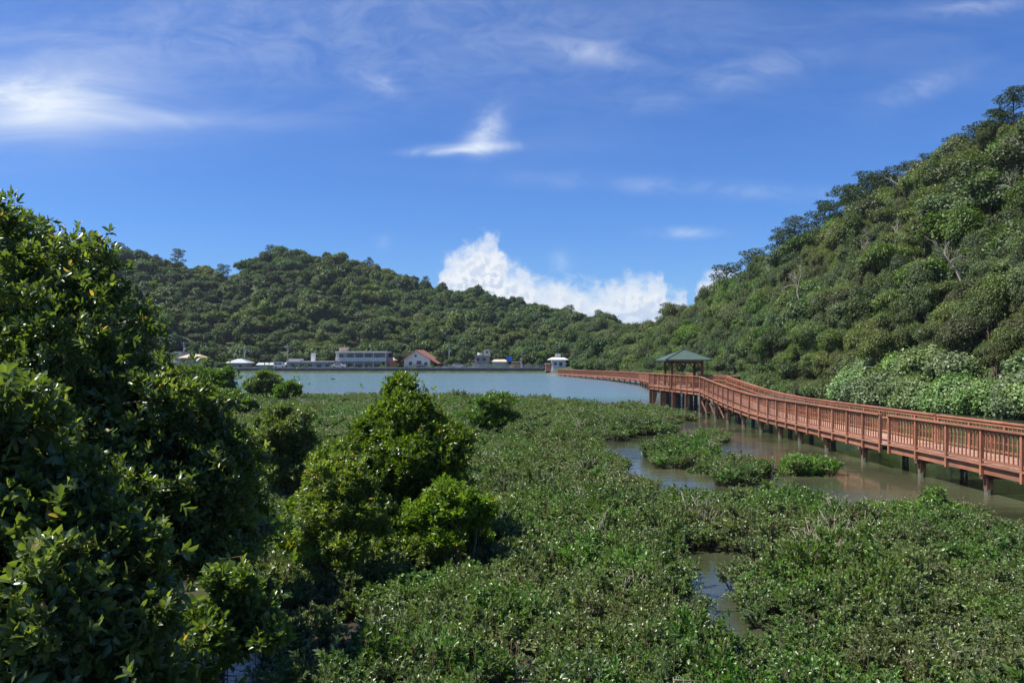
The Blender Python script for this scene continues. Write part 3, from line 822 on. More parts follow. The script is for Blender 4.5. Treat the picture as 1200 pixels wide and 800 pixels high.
# the near hill's remaining trees use the finer crowns, the far hills the coarser ones
s_r = sz[REST]; u_s = g.uniform(.28, .6, len(ua))
def rotz(n): return np.stack([g.normal(0, .14, n), g.normal(0, .14, n), g.uniform(0, 6.28, n)], 1)
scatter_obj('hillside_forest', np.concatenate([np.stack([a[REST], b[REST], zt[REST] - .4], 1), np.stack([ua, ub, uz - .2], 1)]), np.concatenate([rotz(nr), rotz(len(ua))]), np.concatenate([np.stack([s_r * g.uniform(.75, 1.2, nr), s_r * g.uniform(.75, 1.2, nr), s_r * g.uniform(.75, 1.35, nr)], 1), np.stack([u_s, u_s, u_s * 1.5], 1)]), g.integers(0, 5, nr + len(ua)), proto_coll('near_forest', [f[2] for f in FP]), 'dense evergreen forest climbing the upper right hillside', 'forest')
scatter_obj('distant_forest', np.stack([a2, b2, z2 - .4], 1), rotz(n2), np.stack([s2 * g.uniform(.75, 1.2, n2), s2 * g.uniform(.75, 1.2, n2), s2 * g.uniform(.7, 1.15, n2)], 1), g.integers(0, 4, n2), proto_coll('far_forest', [f[2] for f in FAR]), 'dark green forest over the far hills behind the village', 'forest')
print('forest', nr, n2)
# shore shrubs at the foot of the right hill
ns = 0
for yy in np.arange(40, 205, 1.9):
    for row in range(2):
        x0 = float(np.interp(yy, XS_Y, XS_X)) + row * 2.6 - .7 + g.uniform(-.5, .5); y0 = float(yy + g.uniform(-.6, .6))
        if x0 / y0 > .68: continue
        if row and g.random() < .35: continue
        if y0 > 80 + g.uniform(-6, 6):
            s = g.uniform(.45, .8)
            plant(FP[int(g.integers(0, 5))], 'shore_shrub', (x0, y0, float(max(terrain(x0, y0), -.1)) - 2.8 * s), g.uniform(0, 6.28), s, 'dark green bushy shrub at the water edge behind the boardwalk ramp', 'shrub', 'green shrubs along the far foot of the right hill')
            continue
        s = g.uniform(.7, 1.2) * (1.15 if y0 < 95 else .95); dat = SH[int(g.integers(0, 3))]
        plant(dat, 'shore_shrub', (x0, y0, float(max(terrain(x0, y0), -.1)) - .25), g.uniform(0, 6.28), s, 'silvery green shrub leaning over the water at the foot of the right hill', 'shrub', 'pale shrubs lining the foot of the right hill')
        ns += 1
for k in range(24):
    yy = 186 + k * 1.5; x0 = float(np.interp(yy, XS_Y, XS_X)) + g.uniform(-.6, 1.2)
    if k % 2: x0 += 2.5
    s = g.uniform(.8, 1.5)
    if 600 + 960 * x0 / yy < 672: continue
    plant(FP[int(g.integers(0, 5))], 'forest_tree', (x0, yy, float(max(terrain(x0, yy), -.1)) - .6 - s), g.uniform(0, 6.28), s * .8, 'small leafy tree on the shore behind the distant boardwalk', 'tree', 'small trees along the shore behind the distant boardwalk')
# bare, pale-branched trees
for i in range(90):
    j = int(g.integers(0, len(a)))
    if a[j] / b[j] > .64 or b[j] > 170 or a[j] - xs[j] < 10: continue
    o_ = bpy.data.objects.new('bare_tree', BARE[i % 3]); LINK(o_)
    o_.location = (a[j] - 1.0, b[j] - 1.0, zt[j] + 2.6 + g.uniform(0, 1.2)); o_.rotation_euler = (g.normal(0, .2), g.normal(0, .2), g.uniform(0, 6.28)); s = g.uniform(.8, 1.3); o_.scale = (s, s, s)
    tag(o_, 'leafless tree with pale grey branches among the hillside greenery', 'bare tree', 'bare pale trees on the right hillside')
# ridge pines: (pixel x, pixel y of top, distance, variant, size, label)
def on_hill(px, Y):
    X = (px - 600) * Y / 960; return X, Y, float(terrain(X, Y))
RP = [(1188, 113, 129, 1, 'tall dark pine topping the right hill at the edge of the picture'),
      (1165, 138, 133, 0, 'dark pine just below the highest pine on the right ridge'),
      (1120, 166, 141, 2, 'dark pine on the right ridge below the two highest pines'),
      (1068, 197, 157, 1, 'broad dark pine with layered crown high on the right ridge'),
      (1045, 206, 161, 1, 'dark pine in the thick clump midway up the right ridge'),
      (1010, 213, 168, 0, 'round topped dark pine at the left of the ridge clump'),
      (990, 226, 171, 1, 'broad dark pine on the lower shoulder of the ridge clump'),
      (1083, 190, 150, 0, 'dark pine standing just above the broad layered one on the ridge'),
      (1030, 214, 160, 0, 'dark full pine low in the thick ridge clump'),
      (1000, 234, 166, 2, 'dark pine under the round topped one in the ridge clump'),
      (1145, 152, 134, 2, 'small dark pine between the two highest pines and the next one down'),
      (962, 246, 178, 0, 'dark pine between the ridge clump and the slender pair'),
      (931, 263, 187, 0, 'slender umbrella shaped pine standing clear on the right ridge'),
      (918, 275, 190, 2, 'small slender pine leaning beside the umbrella shaped one'),
      (882, 300, 205, 2, 'little pine on the middle of the right ridge line'),
      (852, 317, 216, 2, 'lone small pine low on the right ridge before the cloud'),
      (785, 362, 250, 2, 'small pine where the right ridge meets the far hills')]
for i, (px, py, Y, k, lab) in enumerate(RP):
    X, Y, z = on_hill(px, Y); ztop = CH - (py - 5 - 420) * Y / 960
    Hh = (8.0, 9.0, 7.0)[k]; h_ = min(max(ztop - z, 7.5), 13.0); s = h_ / Hh
    plant(PINES[k], 'pine_tree', (X, Y, ztop - Hh * s * .97), g.uniform(0, 6.28), (s * 1.15, s * 1.15, s), lab, 'pine tree', 'pines along the ridge lines')
LP = [(208, 293, 388, 1, 'lone umbrella shaped pine on the left ridge above the village'),
      (140, 286, 395, 0, 'dark pine on the left ridge next to the near mangrove crown'),
      (183, 299, 390, 2, 'short pine just left of the lone umbrella pine'),
      (262, 311, 386, 2, 'small pine in the saddle between the two far hills'),
      (105, 276, 398, 1, 'pine at the left end of the left ridge above the mangrove'),
      (317, 288, 419, 2, 'small pine at the left corner of the central hilltop'),
      (500, 325, 436, 0, 'pine on the shoulder right of the central hilltop'),
      (432, 303, 429, 0, 'pine on the central hilltop where it starts falling right'),
      (668, 358, 470, 2, 'narrow pine standing up against the white cloud'),
      (701, 364, 480, 2, 'thin pine right of the narrow one against the white cloud')]
for i, (px, py, Y, k, lab) in enumerate(LP):
    X, Y, z = on_hill(px, Y); ztop = CH - (py - 420) * Y / 960
    Hh = (8.0, 9.0, 7.0)[k]; s = min(max((ztop - z), 6.0), 13.0) / Hh
    plant(PINES[k], 'pine_tree', (X, Y, ztop - Hh * s * .97), g.uniform(0, 6.28), (s, s, s), lab, 'pine tree', 'pines along the ridge lines')

# ------------------------------------------------------------------ boardwalk
def rail_side(root, pts, spacing, inward, zt_=1.12, first=True, ends=(True, True), bal=True, both=False, mast='timber'):
    """posts, cap rail, bottom rail and slatted panels along one edge; pts = deck-edge points (x, y, deck z)"""
    seg = []
    for p, q_ in zip(pts[:-1], pts[1:]):
        p = Vector(p); q_ = Vector(q_); L_ = (q_ - p).length; n = max(1, round(L_ / spacing))
        for i in range(n): seg.append((p.lerp(q_, i / n), p.lerp(q_, (i + 1) / n)))
    knots = [s[0] for s in seg] + [seg[-1][1]]
    iv = Vector(inward)
    for i, p in enumerate(knots):
        if (i == 0 and not ends[0]) or (i == len(knots) - 1 and not ends[1]): continue
        mb = MB(); mb.beam(p + Vector((0, 0, -.36)), p + Vector((0, 0, zt_ - .02)), .10, .10)
        mb.build('post', mast, root)
    cap = MB(); low = MB(); fas = MB()
    for p, q_ in zip(knots[:-1], knots[1:]):
        up = Vector((0, 0, zt_)); d = (q_ - p).normalized() * .002
        cap.beam(p + up, q_ + up, .20, .045)
        cap.beam(p + Vector((0, 0, zt_ - .09)) + iv * .035, q_ + Vector((0, 0, zt_ - .09)) + iv * .035, .04, .09)
        low.beam(p + Vector((0, 0, .12)) + iv * .02, q_ + Vector((0, 0, .12)) + iv * .02, .05, .07)
        fas.beam(p + Vector((0, 0, -.19)) + iv * .075, q_ + Vector((0, 0, -.19)) + iv * .075, .05, .26)
        fas.beam(p + Vector((0, 0, -.02)) + iv * .02, q_ + Vector((0, 0, -.02)) + iv * .02, .14, .05)
    cap.build('top_rail', mast, root); low.build('bottom_rail', mast, root); fas.build('edge_beam', mast, root)
    if bal:
        for p, q_ in zip(knots[:-1], knots[1:]):
            mb = MB(); L_ = (q_ - p).length; n = max(3, int(L_ / .21))
            for k in range(1, n):
                c_ = p.lerp(q_, k / n) + iv * .02
                mb.beam(c_ + Vector((0, 0, .15)), c_ + Vector((0, 0, zt_ - .12)), .035, .035)
            mb.beam(p + iv * .10 + Vector((0, 0, .72)), q_ + iv * .10 + Vector((0, 0, .72)), .045, .045)
            mb.build('slat_panel', mast, root)
    return knots
def deck(root, left, right, mast='timber_deck'):
    mb = MB()
    for (p, q_), (r, s) in zip(zip(left[:-1], left[1:]), zip(right[:-1], right[1:])):
        p, q_, r, s = map(Vector, (p, q_, r, s)); L_ = (q_ - p).length; n = max(1, int(L_ / .145))
        for k in range(n):
            a0 = p.lerp(q_, k / n); a1 = p.lerp(q_, (k + .94) / n); b0 = r.lerp(s, k / n); b1 = r.lerp(s, (k + .94) / n)
            dz = Vector((0, 0, -.045)); up = Vector((0, 0, .008))
            mb.poly([a0 + up, a1 + up, b1 + up, b0 + up, a0 + dz, a1 + dz, b1 + dz, b0 + dz], [(0, 3, 2, 1), (4, 5, 6, 7), (0, 1, 5, 4), (1, 2, 6, 5), (2, 3, 7, 6), (3, 0, 4, 7)])
    return mb.build('deck', mast, root)
def piles(root, left, right, step, inset=.22, w_=.2, start=.5, lowfoot=True):
    for (p, q_), (r, s) in zip(zip(left[:-1], left[1:]), zip(right[:-1], right[1:])):
        p, q_, r, s = map(Vector, (p, q_, r, s)); L_ = (q_ - p).length; n = max(1, round(L_ / step))
        for k in range(n):
            f = (k + start) / n; a0 = p.lerp(q_, f); b0 = r.lerp(s, f); ac = (b0 - a0).normalized()
            cb = MB(); cb.beam(a0 - ac * .02 + Vector((0, 0, -.40)), b0 + ac * .02 + Vector((0, 0, -.40)), .16, .16); cb.build('cross_beam', 'timber_pile', root)
            for e, sg in ((a0, 1), (b0, -1)):
                c_ = e + ac * inset * sg
                pl = MB(); pl.beam((c_.x, c_.y, .16), (c_.x, c_.y, c_.z - .48), w_, w_); o_ = pl.build('pile', 'timber_pile', root)
                ft = MB(); ft.tube([(c_.x, c_.y, -.85), (c_.x, c_.y, .17)], w_ * .62, 10); ft.build('pile_foot', 'pile_foot', o_)
ZL = 0.98
bw = empty('boardwalk', (14.8, 31.8, 0), 'long red brown timber boardwalk with slatted railings ramping up over the creek', 'boardwalk')
Lf = [(15.6, 10, ZL), (14.95, 24, ZL), (14.62, 31.75, ZL)]
Rt = [(17.7, 10, ZL), (17.05, 24, ZL), (16.66, 31.98, ZL)]
Lf2 = [(14.50, 32.25, ZL), (14.42, 40, ZL), (14.36, 46, ZL), (14.32, 49.5, ZL + .07), (14.30, 53, ZL + .22), (14.32, 57, ZL + .46), (14.42, 62.8, 1.79)]
Rt2 = [(16.64, 32.16, ZL), (16.52, 40, ZL), (16.46, 46, ZL), (16.42, 49.5, ZL + .07), (16.40, 53, ZL + .22), (16.42, 57, ZL + .46), (16.52, 62.8, 1.79)]
rail_side(bw, Lf, 1.8, (1, 0, 0)); rail_side(bw, Rt, 1.8, (-1, 0, 0))
rail_side(bw, Lf2, 1.48, (1, 0, 0)); rail_side(bw, Rt2, 1.48, (-1, 0, 0))
deck(bw, Lf, Rt); deck(bw, Lf2, Rt2)
deck(bw, [(14.6, 31.78, ZL), (14.52, 32.22, ZL)], [(16.7, 31.78, ZL), (16.6, 32.22, ZL)])
piles(bw, Lf, Rt, 3.4); piles(bw, Lf2, Rt2, 3.2)
mb = MB()                                     # diagonal braces under the high end of the ramp
for y in (56, 58.5, 61):
    mb.beam((14.5, y, .2), (14.5, y + 1.6, 1.0), .07, .10)
    mb.beam((14.55, y, .2), (16.3, y, 1.0), .07, .10); mb.beam((16.3, y + .06, .2), (14.55, y + .06, 1.0), .07, .10)
mb.build('brace', 'timber_pile', bw)

# viewing platform
ZP = 1.80
vp = empty('viewing_platform', (15.3, 69, 0), 'railed timber viewing platform on tall piles at the top of the ramp', 'platform')
A0 = Vector((14.45, 63.0, ZP)); B0 = Vector((12.75, 76.2, ZP)); ax = (B0 - A0).normalized(); sd = Vector((ax.y, -ax.x, 0))
C0 = B0 + sd * 3.5; D0 = A0 + sd * 3.2
rail_side(vp, [A0, B0], 1.5, sd); rail_side(vp, [B0 + sd * 2.3, C0], 1.4, -ax); rail_side(vp, [C0, D0], 1.5, -sd); rail_side(vp, [D0, A0 + sd * 2.25], 1.4, ax)
deck(vp, [A0, B0], [D0, C0])
for i in range(5):
    p = A0.lerp(B0, (i + .02) / 4.04); r = D0.lerp(C0, (i + .02) / 4.04)
    cb = MB(); cb.beam(p + Vector((0, 0, -.42)), r + Vector((0, 0, -.42)), .2, .2); cb.build('cross_beam', 'timber_pile', vp)
    for f in (.04, .5, .96):
        c_ = p.lerp(r, f); pl = MB(); pl.beam((c_.x, c_.y, .1), (c_.x, c_.y, ZP - .52), .28, .28); o_ = pl.build('pile', 'timber_pile', vp)
        MB().tube([(c_.x, c_.y, -.85), (c_.x, c_.y, .12)], .2, 10).build('pile_foot', 'pile_foot', o_)
# gazebo
gc = Vector((14.85, 71.0, ZP))
gz = empty('gazebo', tuple(gc), 'open square gazebo with green hipped roof on the viewing platform', 'gazebo')
rz = math.atan2(-ax.x, ax.y) * 0 + R(2)
def rot(x, y): return gc.x + x * math.cos(rz) - y * math.sin(rz), gc.y + x * math.sin(rz) + y * math.cos(rz)
for sx_ in (-1, 1):
    for sy_ in (-1, 1):
        x, y = rot(sx_ * 1.3, sy_ * 1.3); mb = MB(); mb.box((x, y, ZP + 1.22), (.18, .18, 2.44), rz)
        mb.box((x, y, ZP + .08), (.26, .26, .14), rz); mb.build('post', 'brown_wood', gz)
ez, az, e = ZP + 2.42, ZP + 3.28, 1.98
mb = MB(); cs = [rot(*p) for p in ((-e, -e), (e, -e), (e, e), (-e, e))]; ci_ = [rot(*p) for p in ((-e + .12, -e + .12), (e - .12, -e + .12), (e - .12, e - .12), (-e + .12, e - .12))]
mb.poly([(*c_, ez) for c_ in cs] + [(gc.x, gc.y, az)] + [(*c_, ez - .12) for c_ in cs] + [(gc.x, gc.y, az - .14)],
        [(0, 1, 4), (1, 2, 4), (2, 3, 4), (3, 0, 4), (6, 5, 9), (7, 6, 9), (8, 7, 9), (5, 8, 9), (0, 5, 6, 1), (1, 6, 7, 2), (2, 7, 8, 3), (3, 8, 5, 0)])
rf = mb.build('roof', 'green_roof', gz)
mb = MB()
for c_ in cs: mb.beam((*c_, ez + .03), (gc.x, gc.y, az + .03), .10, .05)
mb.box((gc.x, gc.y, az + .04), (.22, .22, .12), rz); mb.build('ridge_cap', 'green_roof', rf)
mb = MB(); k_ = [rot(*p) for p in ((-1.3, -1.3), (1.3, -1.3), (1.3, 1.3), (-1.3, 1.3))]
for i in range(4): mb.beam((*k_[i], ez - .24), (*k_[(i + 1) % 4], ez - .24), .12, .2)
for p in ((-1.3, -1.3), (1.3, -1.3), (1.3, 1.3), (-1.3, 1.3)):
    a0 = rot(*p); 
    for q_ in ((p[0] * .65, p[1]), (p[0], p[1] * .65)): mb.beam((*a0, ez - .85), (*rot(*q_), ez - .33), .07, .09)
mb.build('roof_beam', 'brown_wood', gz)
for s in (-1, 1):
    x, y = rot(s * 1.0, 0); MB().box((x, y, ZP + .44), (.4, 2.3, .06), rz).box(rot(s * 1.0, -.9) + (ZP + .21,), (.32, .1, .40), rz).box(rot(s * 1.0, .9) + (ZP + .21,), (.32, .1, .40), rz).build('bench', 'brown_wood', gz)

# far boardwalk across the bay mouth
fw = empty('boardwalk', (16, 160, 0), 'distant timber boardwalk running low across the bay from the gazebo to the village shore', 'boardwalk')
fl = [(13.2, 76.4, 1.8), (17.6, 100, 1.25), (20.2, 130, .92), (18.6, 160, .72), (14.8, 185, .55), (11.4, 203, .50)]
fr = [(15.3, 76.4, 1.8), (19.6, 100, 1.25), (22.2, 130, .92), (20.5, 160, .72), (16.4, 186, .55), (12.4, 204.5, .50)]
for side, iv in ((fl, (1, 0, 0)), (fr, (-1, 0, 0))):
    rail_side(fw, side, 3.6, iv, bal=False)
    mb = MB(); n = 0
    for p, q_ in zip(side[:-1], side[1:]):
        p, q_ = Vector(p), Vector(q_); n = int((q_ - p).length / .3)
        for k in range(n):
            c_ = p.lerp(q_, k / n) + Vector(iv) * .02; mb.beam(c_ + Vector((0, 0, .15)), c_ + Vector((0, 0, 1.0)), .06, .06)
    mb.build('slat_panel', 'timber', fw)
deck(fw, fl, fr)
for (p, q_), (r, s) in zip(zip(fl[:-1], fl[1:]), zip(fr[:-1], fr[1:])):
    p, q_, r, s = map(Vector, (p, q_, r, s)); n = round((q_ - p).length / 5)
    for k in range(n):
        for a0, b0 in ((p, q_), (r, s)):
            c_ = a0.lerp(b0, (k + .5) / n); MB().beam((c_.x, c_.y, -.85), (c_.x, c_.y, c_.z - .1), .26, .26).build('pile', 'timber_pile', fw)

# ------------------------------------------------------------------ village on the far shore
ZG = 1.4
def BOX(mb, px0, px1, py0, py1, Y, dep):
    """box whose front face, at distance Y, spans the sight lines given"""
    x0, x1 = (px0 - 600) * Y / 960, (px1 - 600) * Y / 960
    z1, z0 = CH - (py0 - 420) * Y / 960, CH - (py1 - 420) * Y / 960
    mb.box(((x0 + x1) / 2, Y + dep / 2, (z0 + z1) / 2), (x1 - x0, dep, z1 - z0)); return mb
def wins(parent, rects, Y, mat='window_glass', frame='white_paint'):
    for (a_, b_, c_, d_) in rects:
        f = BOX(MB(), a_, b_, c_, d_, Y - .05, .06).build('window', frame, parent)
        BOX(MB(), a_ + .25, b_ - .25, c_ + .25, d_ - .25, Y - .08, .05).build('pane', mat, f)
def house(name, px, Y, label, cat='house'): return empty(name, ((px - 600) * Y / 960, Y, ZG), label, cat)

# sea wall
sw = empty('sea_wall', ((455 - 600) * 243 / 960, 243, 0), 'long dark grey concrete sea wall along the village waterfront', 'sea wall')
MB().box((-36.5, 243.2, .35), (96, .8, 2.3)).build('wall', 'dark_concrete', sw)
MB().box((-36.5, 243.1, 1.58), (96.4, 1.1, .16)).build('coping', 'concrete', sw)
ml = MB()
for i in range(90):
    x = -20 + i * .68; ml.box((x, 243.2, 2.08), (.09, .09, .84))
ml.box((-4.7, 243.2, 2.5), (31.2, .1, .1)); ml.box((-4.7, 243.2, 2.1), (31.2, .06, .06)); ml.build('railing', 'grey_metal', sw)
MB().box((-4.7, 246, 1.44), (60, 3.4, .06)).build('path', 'concrete').update_tag()
tag(bpy.data.objects['path'], 'pale promenade path behind the sea wall', 'path', kind='structure')

# big two storey concrete building
Y = 254
h = house('apartment_block', 425, Y, 'large two storey grey concrete block with long balcony and rooftop room')
BOX(MB(), 394, 448, 423, 435, Y + 1.2, 9).build('wall', 'concrete', h)
BOX(MB(), 394, 452, 413.2, 423, Y + 2.2, 8).build('wall', 'concrete', h)
BOX(MB(), 392.5, 453.5, 411.3, 413.2, Y, 11).build('roof', 'white_paint', h)
pr = BOX(MB(), 397.5, 406.5, 407.5, 411.2, Y + 3, 3).build('rooftop_room', 'tan_roof', h)
BOX(MB(), 396.8, 407.2, 406.8, 407.5, Y + 2.6, 3.8).build('roof', 'concrete', pr)
BOX(MB(), 393, 452.5, 418.6, 423.2, Y + .4, .2).build('balcony_wall', 'white_paint', h)
BOX(MB(), 393, 452.5, 423.2, 424.0, Y + .4, 2).build('balcony_floor', 'concrete', h)
for p in (393.6, 404, 415, 426, 437, 451.6): BOX(MB(), p, p + .9, 413.2, 435, Y + .62, .25).build('column', 'white_paint', h)
wins(h, [(397, 402, 415, 419), (407, 413, 415, 419), (418, 424, 415, 419), (429, 435, 415, 419), (440, 446, 415, 419)], Y + 2.1)
wins(h, [(407, 413, 426, 431), (416, 424, 426, 434), (427, 436, 426, 434), (438, 446, 426, 431)], Y + 1.1)
# low building beside
Y = 253
h = house('concrete_outbuilding', 364, Y, 'low flat grey concrete outbuilding left of the large block', 'building')
BOX(MB(), 336, 391, 424, 435, Y, 7).build('wall', 'concrete', h)
BOX(MB(), 335.5, 391.5, 423, 424, Y - .3, 7.6).build('roof', 'white_paint', h)
BOX(MB(), 338, 352, 420, 423, Y + 1, 4).build('wall', 'concrete', h)
BOX(MB(), 364.4, 368.6, 413.5, 422.9, Y + 1.5, 1.4).build('water_tower', 'white_paint', h)
wins(h, [(341, 346, 426, 430), (351, 357, 426, 433), (360, 366, 426, 430), (371, 377, 426, 433), (381, 387, 426, 430)], Y)
# greenhouse-like pale shed
h = house('garden_shed', 318, 252, 'low pale green corrugated shed left of the grey outbuilding', 'shed')
mat_simple('pale_green', (.26, .32, .24), 0.7, 0.2, 1.5)
BOX(MB(), 301, 333, 427.5, 435, 252, 5).build('wall', 'pale_green', h)
x0, x1 = (300 - 600) * 252 / 960, (334 - 600) * 252 / 960; zz = CH - 7.5 * 252 / 960
MB().poly([(x0, 251.6, zz), (x1, 251.6, zz), (x1, 257.4, zz), (x0, 257.4, zz), (x0, 254.5, zz + .7), (x1, 254.5, zz + .7)], [(0, 1, 5, 4), (2, 3, 4, 5), (0, 4, 3), (1, 2, 5), (0, 3, 2, 1)]).build('roof', 'grey_roof', h)
wins(h, [(322, 327, 430, 434)], 252)
def hip(parent, px0, px1, pye, pyt, Y, dep, mat, ov=.5, ridge=.35, name='roof'):
    x0, x1 = (px0 - 600) * Y / 960 - ov, (px1 - 600) * Y / 960 + ov; ze = CH - (pye - 420) * Y / 960; zt = CH - (pyt - 420) * Y / 960
    y0, y1 = Y - ov, Y + dep + ov; xm = (x0 + x1) / 2; r = (x1 - x0) * ridge / 2; ym = (y0 + y1) / 2
    return MB().poly([(x0, y0, ze), (x1, y0, ze), (x1, y1, ze), (x0, y1, ze), (xm - r, ym, zt), (xm + r, ym, zt), (x0, y0, ze - .15), (x1, y0, ze - .15), (x1, y1, ze - .15), (x0, y1, ze - .15)],
              [(0, 1, 5, 4), (1, 2, 5), (2, 3, 4, 5), (3, 0, 4), (0, 6, 7, 1), (1, 7, 8, 2), (2, 8, 9, 3), (3, 9, 6, 0), (6, 9, 8, 7)]).build(name, mat, parent)
h = house('house', 277, 250, 'small grey house with pale pyramid roof left of the sheds')
BOX(MB(), 266, 288, 425, 435, 250, 6).build('wall', 'concrete', h); hip(h, 265, 289, 425, 420.3, 250, 6, 'grey_roof', .6, .15)
wins(h, [(269, 273, 427, 431), (280, 284, 427, 431)], 250)
h = house('house', 223, 250, 'low house with sand coloured hipped roof at the left end of the village')
BOX(MB(), 212, 234, 419, 432, 250, 6).build('wall', 'cream_wall', h); hip(h, 211, 235, 419, 415, 250, 6, 'tan_roof', .6, .5)
wins(h, [(215, 219, 421, 425), (226, 230, 421, 425)], 250)
h = house('house', 205, 254, 'narrow white walled house behind the sand coloured roof, leftmost of all')
BOX(MB(), 200, 211, 413, 432, 256, 6).build('wall', 'white_paint', h); BOX(MB(), 199.3, 211.7, 411.8, 413, 255.6, 7).build('roof', 'grey_roof', h)
wins(h, [(202, 205, 415, 418), (207, 209.5, 415, 418)], 256)
# orange walled house
h = house('house', 455, 252, 'small orange walled house tucked between the large block and the gabled house')
BOX(MB(), 450.5, 461, 422, 435, 255.5, 6).build('wall', 'orange_wall', h); hip(h, 450, 461.5, 422, 418.5, 255.5, 6, 'tan_roof', .4, .5)
wins(h, [(453, 457, 424.5, 429)], 255.5)
# gabled house
Y = 250
h = house('house', 491, Y, 'white two storey gabled house with red brown tiled roof')
x0, x1, xm = (473.5 - 600) * Y / 960, (504 - 600) * Y / 960, (487 - 600) * Y / 960
ze = CH - (421 - 420) * Y / 960; za = CH - (410.5 - 420) * Y / 960; dp = 9
MB().poly([(x0, Y, 1.2), (x1, Y, 1.2), (x1, Y, ze), (xm, Y, za), (x0, Y, ze), (x0 + 1.3, Y + dp, 1.2), (x1 + 1.3, Y + dp, 1.2), (x1 + 1.3, Y + dp, ze), (xm + 1.3, Y + dp, za), (x0 + 1.3, Y + dp, ze)],
          [(0, 1, 2, 3, 4), (9, 8, 7, 6, 5), (0, 4, 9, 5), (1, 6, 7, 2), (0, 5, 6, 1)]).build('wall', 'white_paint', h)
mb = MB()
def slab(p, q_, r, s, th=.22):
    up = Vector((0, 0, th)); P_ = [Vector(k) for k in (p, q_, r, s)]
    mb.poly(P_ + [k + up for k in P_], [(0, 3, 2, 1), (4, 5, 6, 7), (0, 1, 5, 4), (1, 2, 6, 5), (2, 3, 7, 6), (3, 0, 4, 7)])
sl = (za - ze) / (xm - x0); sr = (za - ze) / (x1 - xm)
slab((x0 - .9, Y - .9, ze - .9 * sl + .02), (xm, Y - .9, za + .02), (xm + 1.5, Y + dp + .8, za + .02), (x0 + .6, Y + dp + .8, ze - .9 * sl + .02))
slab((xm + .004, Y - .9, za + .02), (x1 + 2.4, Y - .9, ze - 2.4 * sr + .02), (x1 + 3.9, Y + dp + .8, ze - 2.4 * sr + .02), (xm + 1.504, Y + dp + .8, za + .02))
rf = mb.build('roof', 'red_tile', h)
wins(h, [(479, 483, 423.5, 428), (488, 494, 422.5, 427), (485.5, 488.5, 415.5, 418.5), (497, 501, 424, 428)], Y)
BOX(MB(), 485, 498, 428.2, 429.2, Y - 1.4, 1.4).build('balcony', 'brown_wood', h)
BOX(MB(), 489, 493, 429.5, 435, Y - .06, .08).build('door', 'brown_wood', h)
# concrete frame house in the trees
h = house('house', 566, 262, 'small grey concrete house with white roof tank among trees')
BOX(MB(), 556, 574, 417, 436, 264, 6).build('wall', 'concrete', h); BOX(MB(), 555, 575, 415.8, 417, 263.5, 7).build('roof', 'concrete', h)
BOX(MB(), 567, 574.5, 409.5, 415.8, 266, 4).build('upper_room', 'concrete', h)
MB().tube([((562 - 600) * 265 / 960, 266, CH + 4.1 * .276), ((562 - 600) * 265 / 960, 266, CH + 7 * .276)], .7, 12).build('water_tank', 'white_paint', h)
wins(h, [(558, 562, 419, 423), (565, 570, 419, 423), (569, 572.5, 411, 414)], 264)
# beige garden wall, orange shed, signs
gw = empty('garden_wall', ((584 - 600) * 252 / 960, 252, ZG), 'low cream garden wall left of the blue sign', 'wall')
BOX(MB(), 577, 593, 424.5, 435, 252, .4).build('wall', 'cream_wall', gw); BOX(MB(), 576.7, 593.3, 423.9, 424.5, 251.9, .6).build('coping', 'white_paint', gw)
sg = empty('sign_board', ((597 - 600) * 249 / 960, 249, ZG), 'blue square sign board on two posts', 'sign')
BOX(MB(), 593.8, 600.3, 417.5, 423.5, 249, .12).build('board', 'blue_sign', sg)
mb = MB(); BOX(mb, 594.6, 595.1, 417.6, 434, 249.14, .12); BOX(mb, 599.1, 599.6, 417.6, 434, 249.14, .12); mb.build('post', 'grey_metal', sg)
h = house('shed', 606, 253, 'small orange shed right of the blue sign', 'shed')
BOX(MB(), 600.5, 609, 424.5, 435, 253, 3.5).build('wall', 'orange_wall', h); BOX(MB(), 600, 609.6, 423.6, 424.5, 252.6, 4.4).build('roof', 'tan_roof', h)
wins(h, [(602.5, 606, 426.5, 430)], 253)
pst = empty('gate_pillar', ((610.5 - 600) * 252 / 960, 252, ZG), 'tall cream gate pillar at the end of the orange shed', 'pillar')
BOX(MB(), 609.8, 611.6, 420.2, 435, 251, .6).build('shaft', 'cream_wall', pst); BOX(MB(), 609.4, 612, 419.5, 420.2, 250.85, .9).build('cap', 'white_paint', pst)
# white house by the landing
Y = 236
h = house('house', 655, Y, 'white flat roofed house with rooftop tank behind the boardwalk landing')
BOX(MB(), 647, 663, 421.5, 436, Y, 7).build('wall', 'white_paint', h); hip(h, 644.5, 664.5, 421.2, 418.6, Y, 7, 'white_paint', .4, .6)
BOX(MB(), 651.5, 657, 414.2, 418.4, Y + 3, 2.2).build('water_tank', 'grey_roof', h)
wins(h, [(649, 652.5, 424, 428), (655, 659, 424, 429)], Y)
h = house('shed', 642, 238, 'little rust red shed left of the white house', 'shed')
BOX(MB(), 639.5, 646, 426.5, 435, 238, 3).build('wall', 'red_tile', h); BOX(MB(), 639, 646.5, 425.7, 426.5, 237.6, 3.8).build('roof', 'cream_wall', h)
h = house('greenhouse', 708, 232, 'pale grey greenhouse half hidden by shore trees', 'greenhouse')
BOX(MB(), 701, 716, 424, 436, 232, 6).build('wall', 'grey_roof', h); hip(h, 701, 716, 424, 421, 232, 6, 'grey_metal', .3, .8)
wins(h, [(703, 707, 426, 431), (710, 714, 426, 431)], 232)
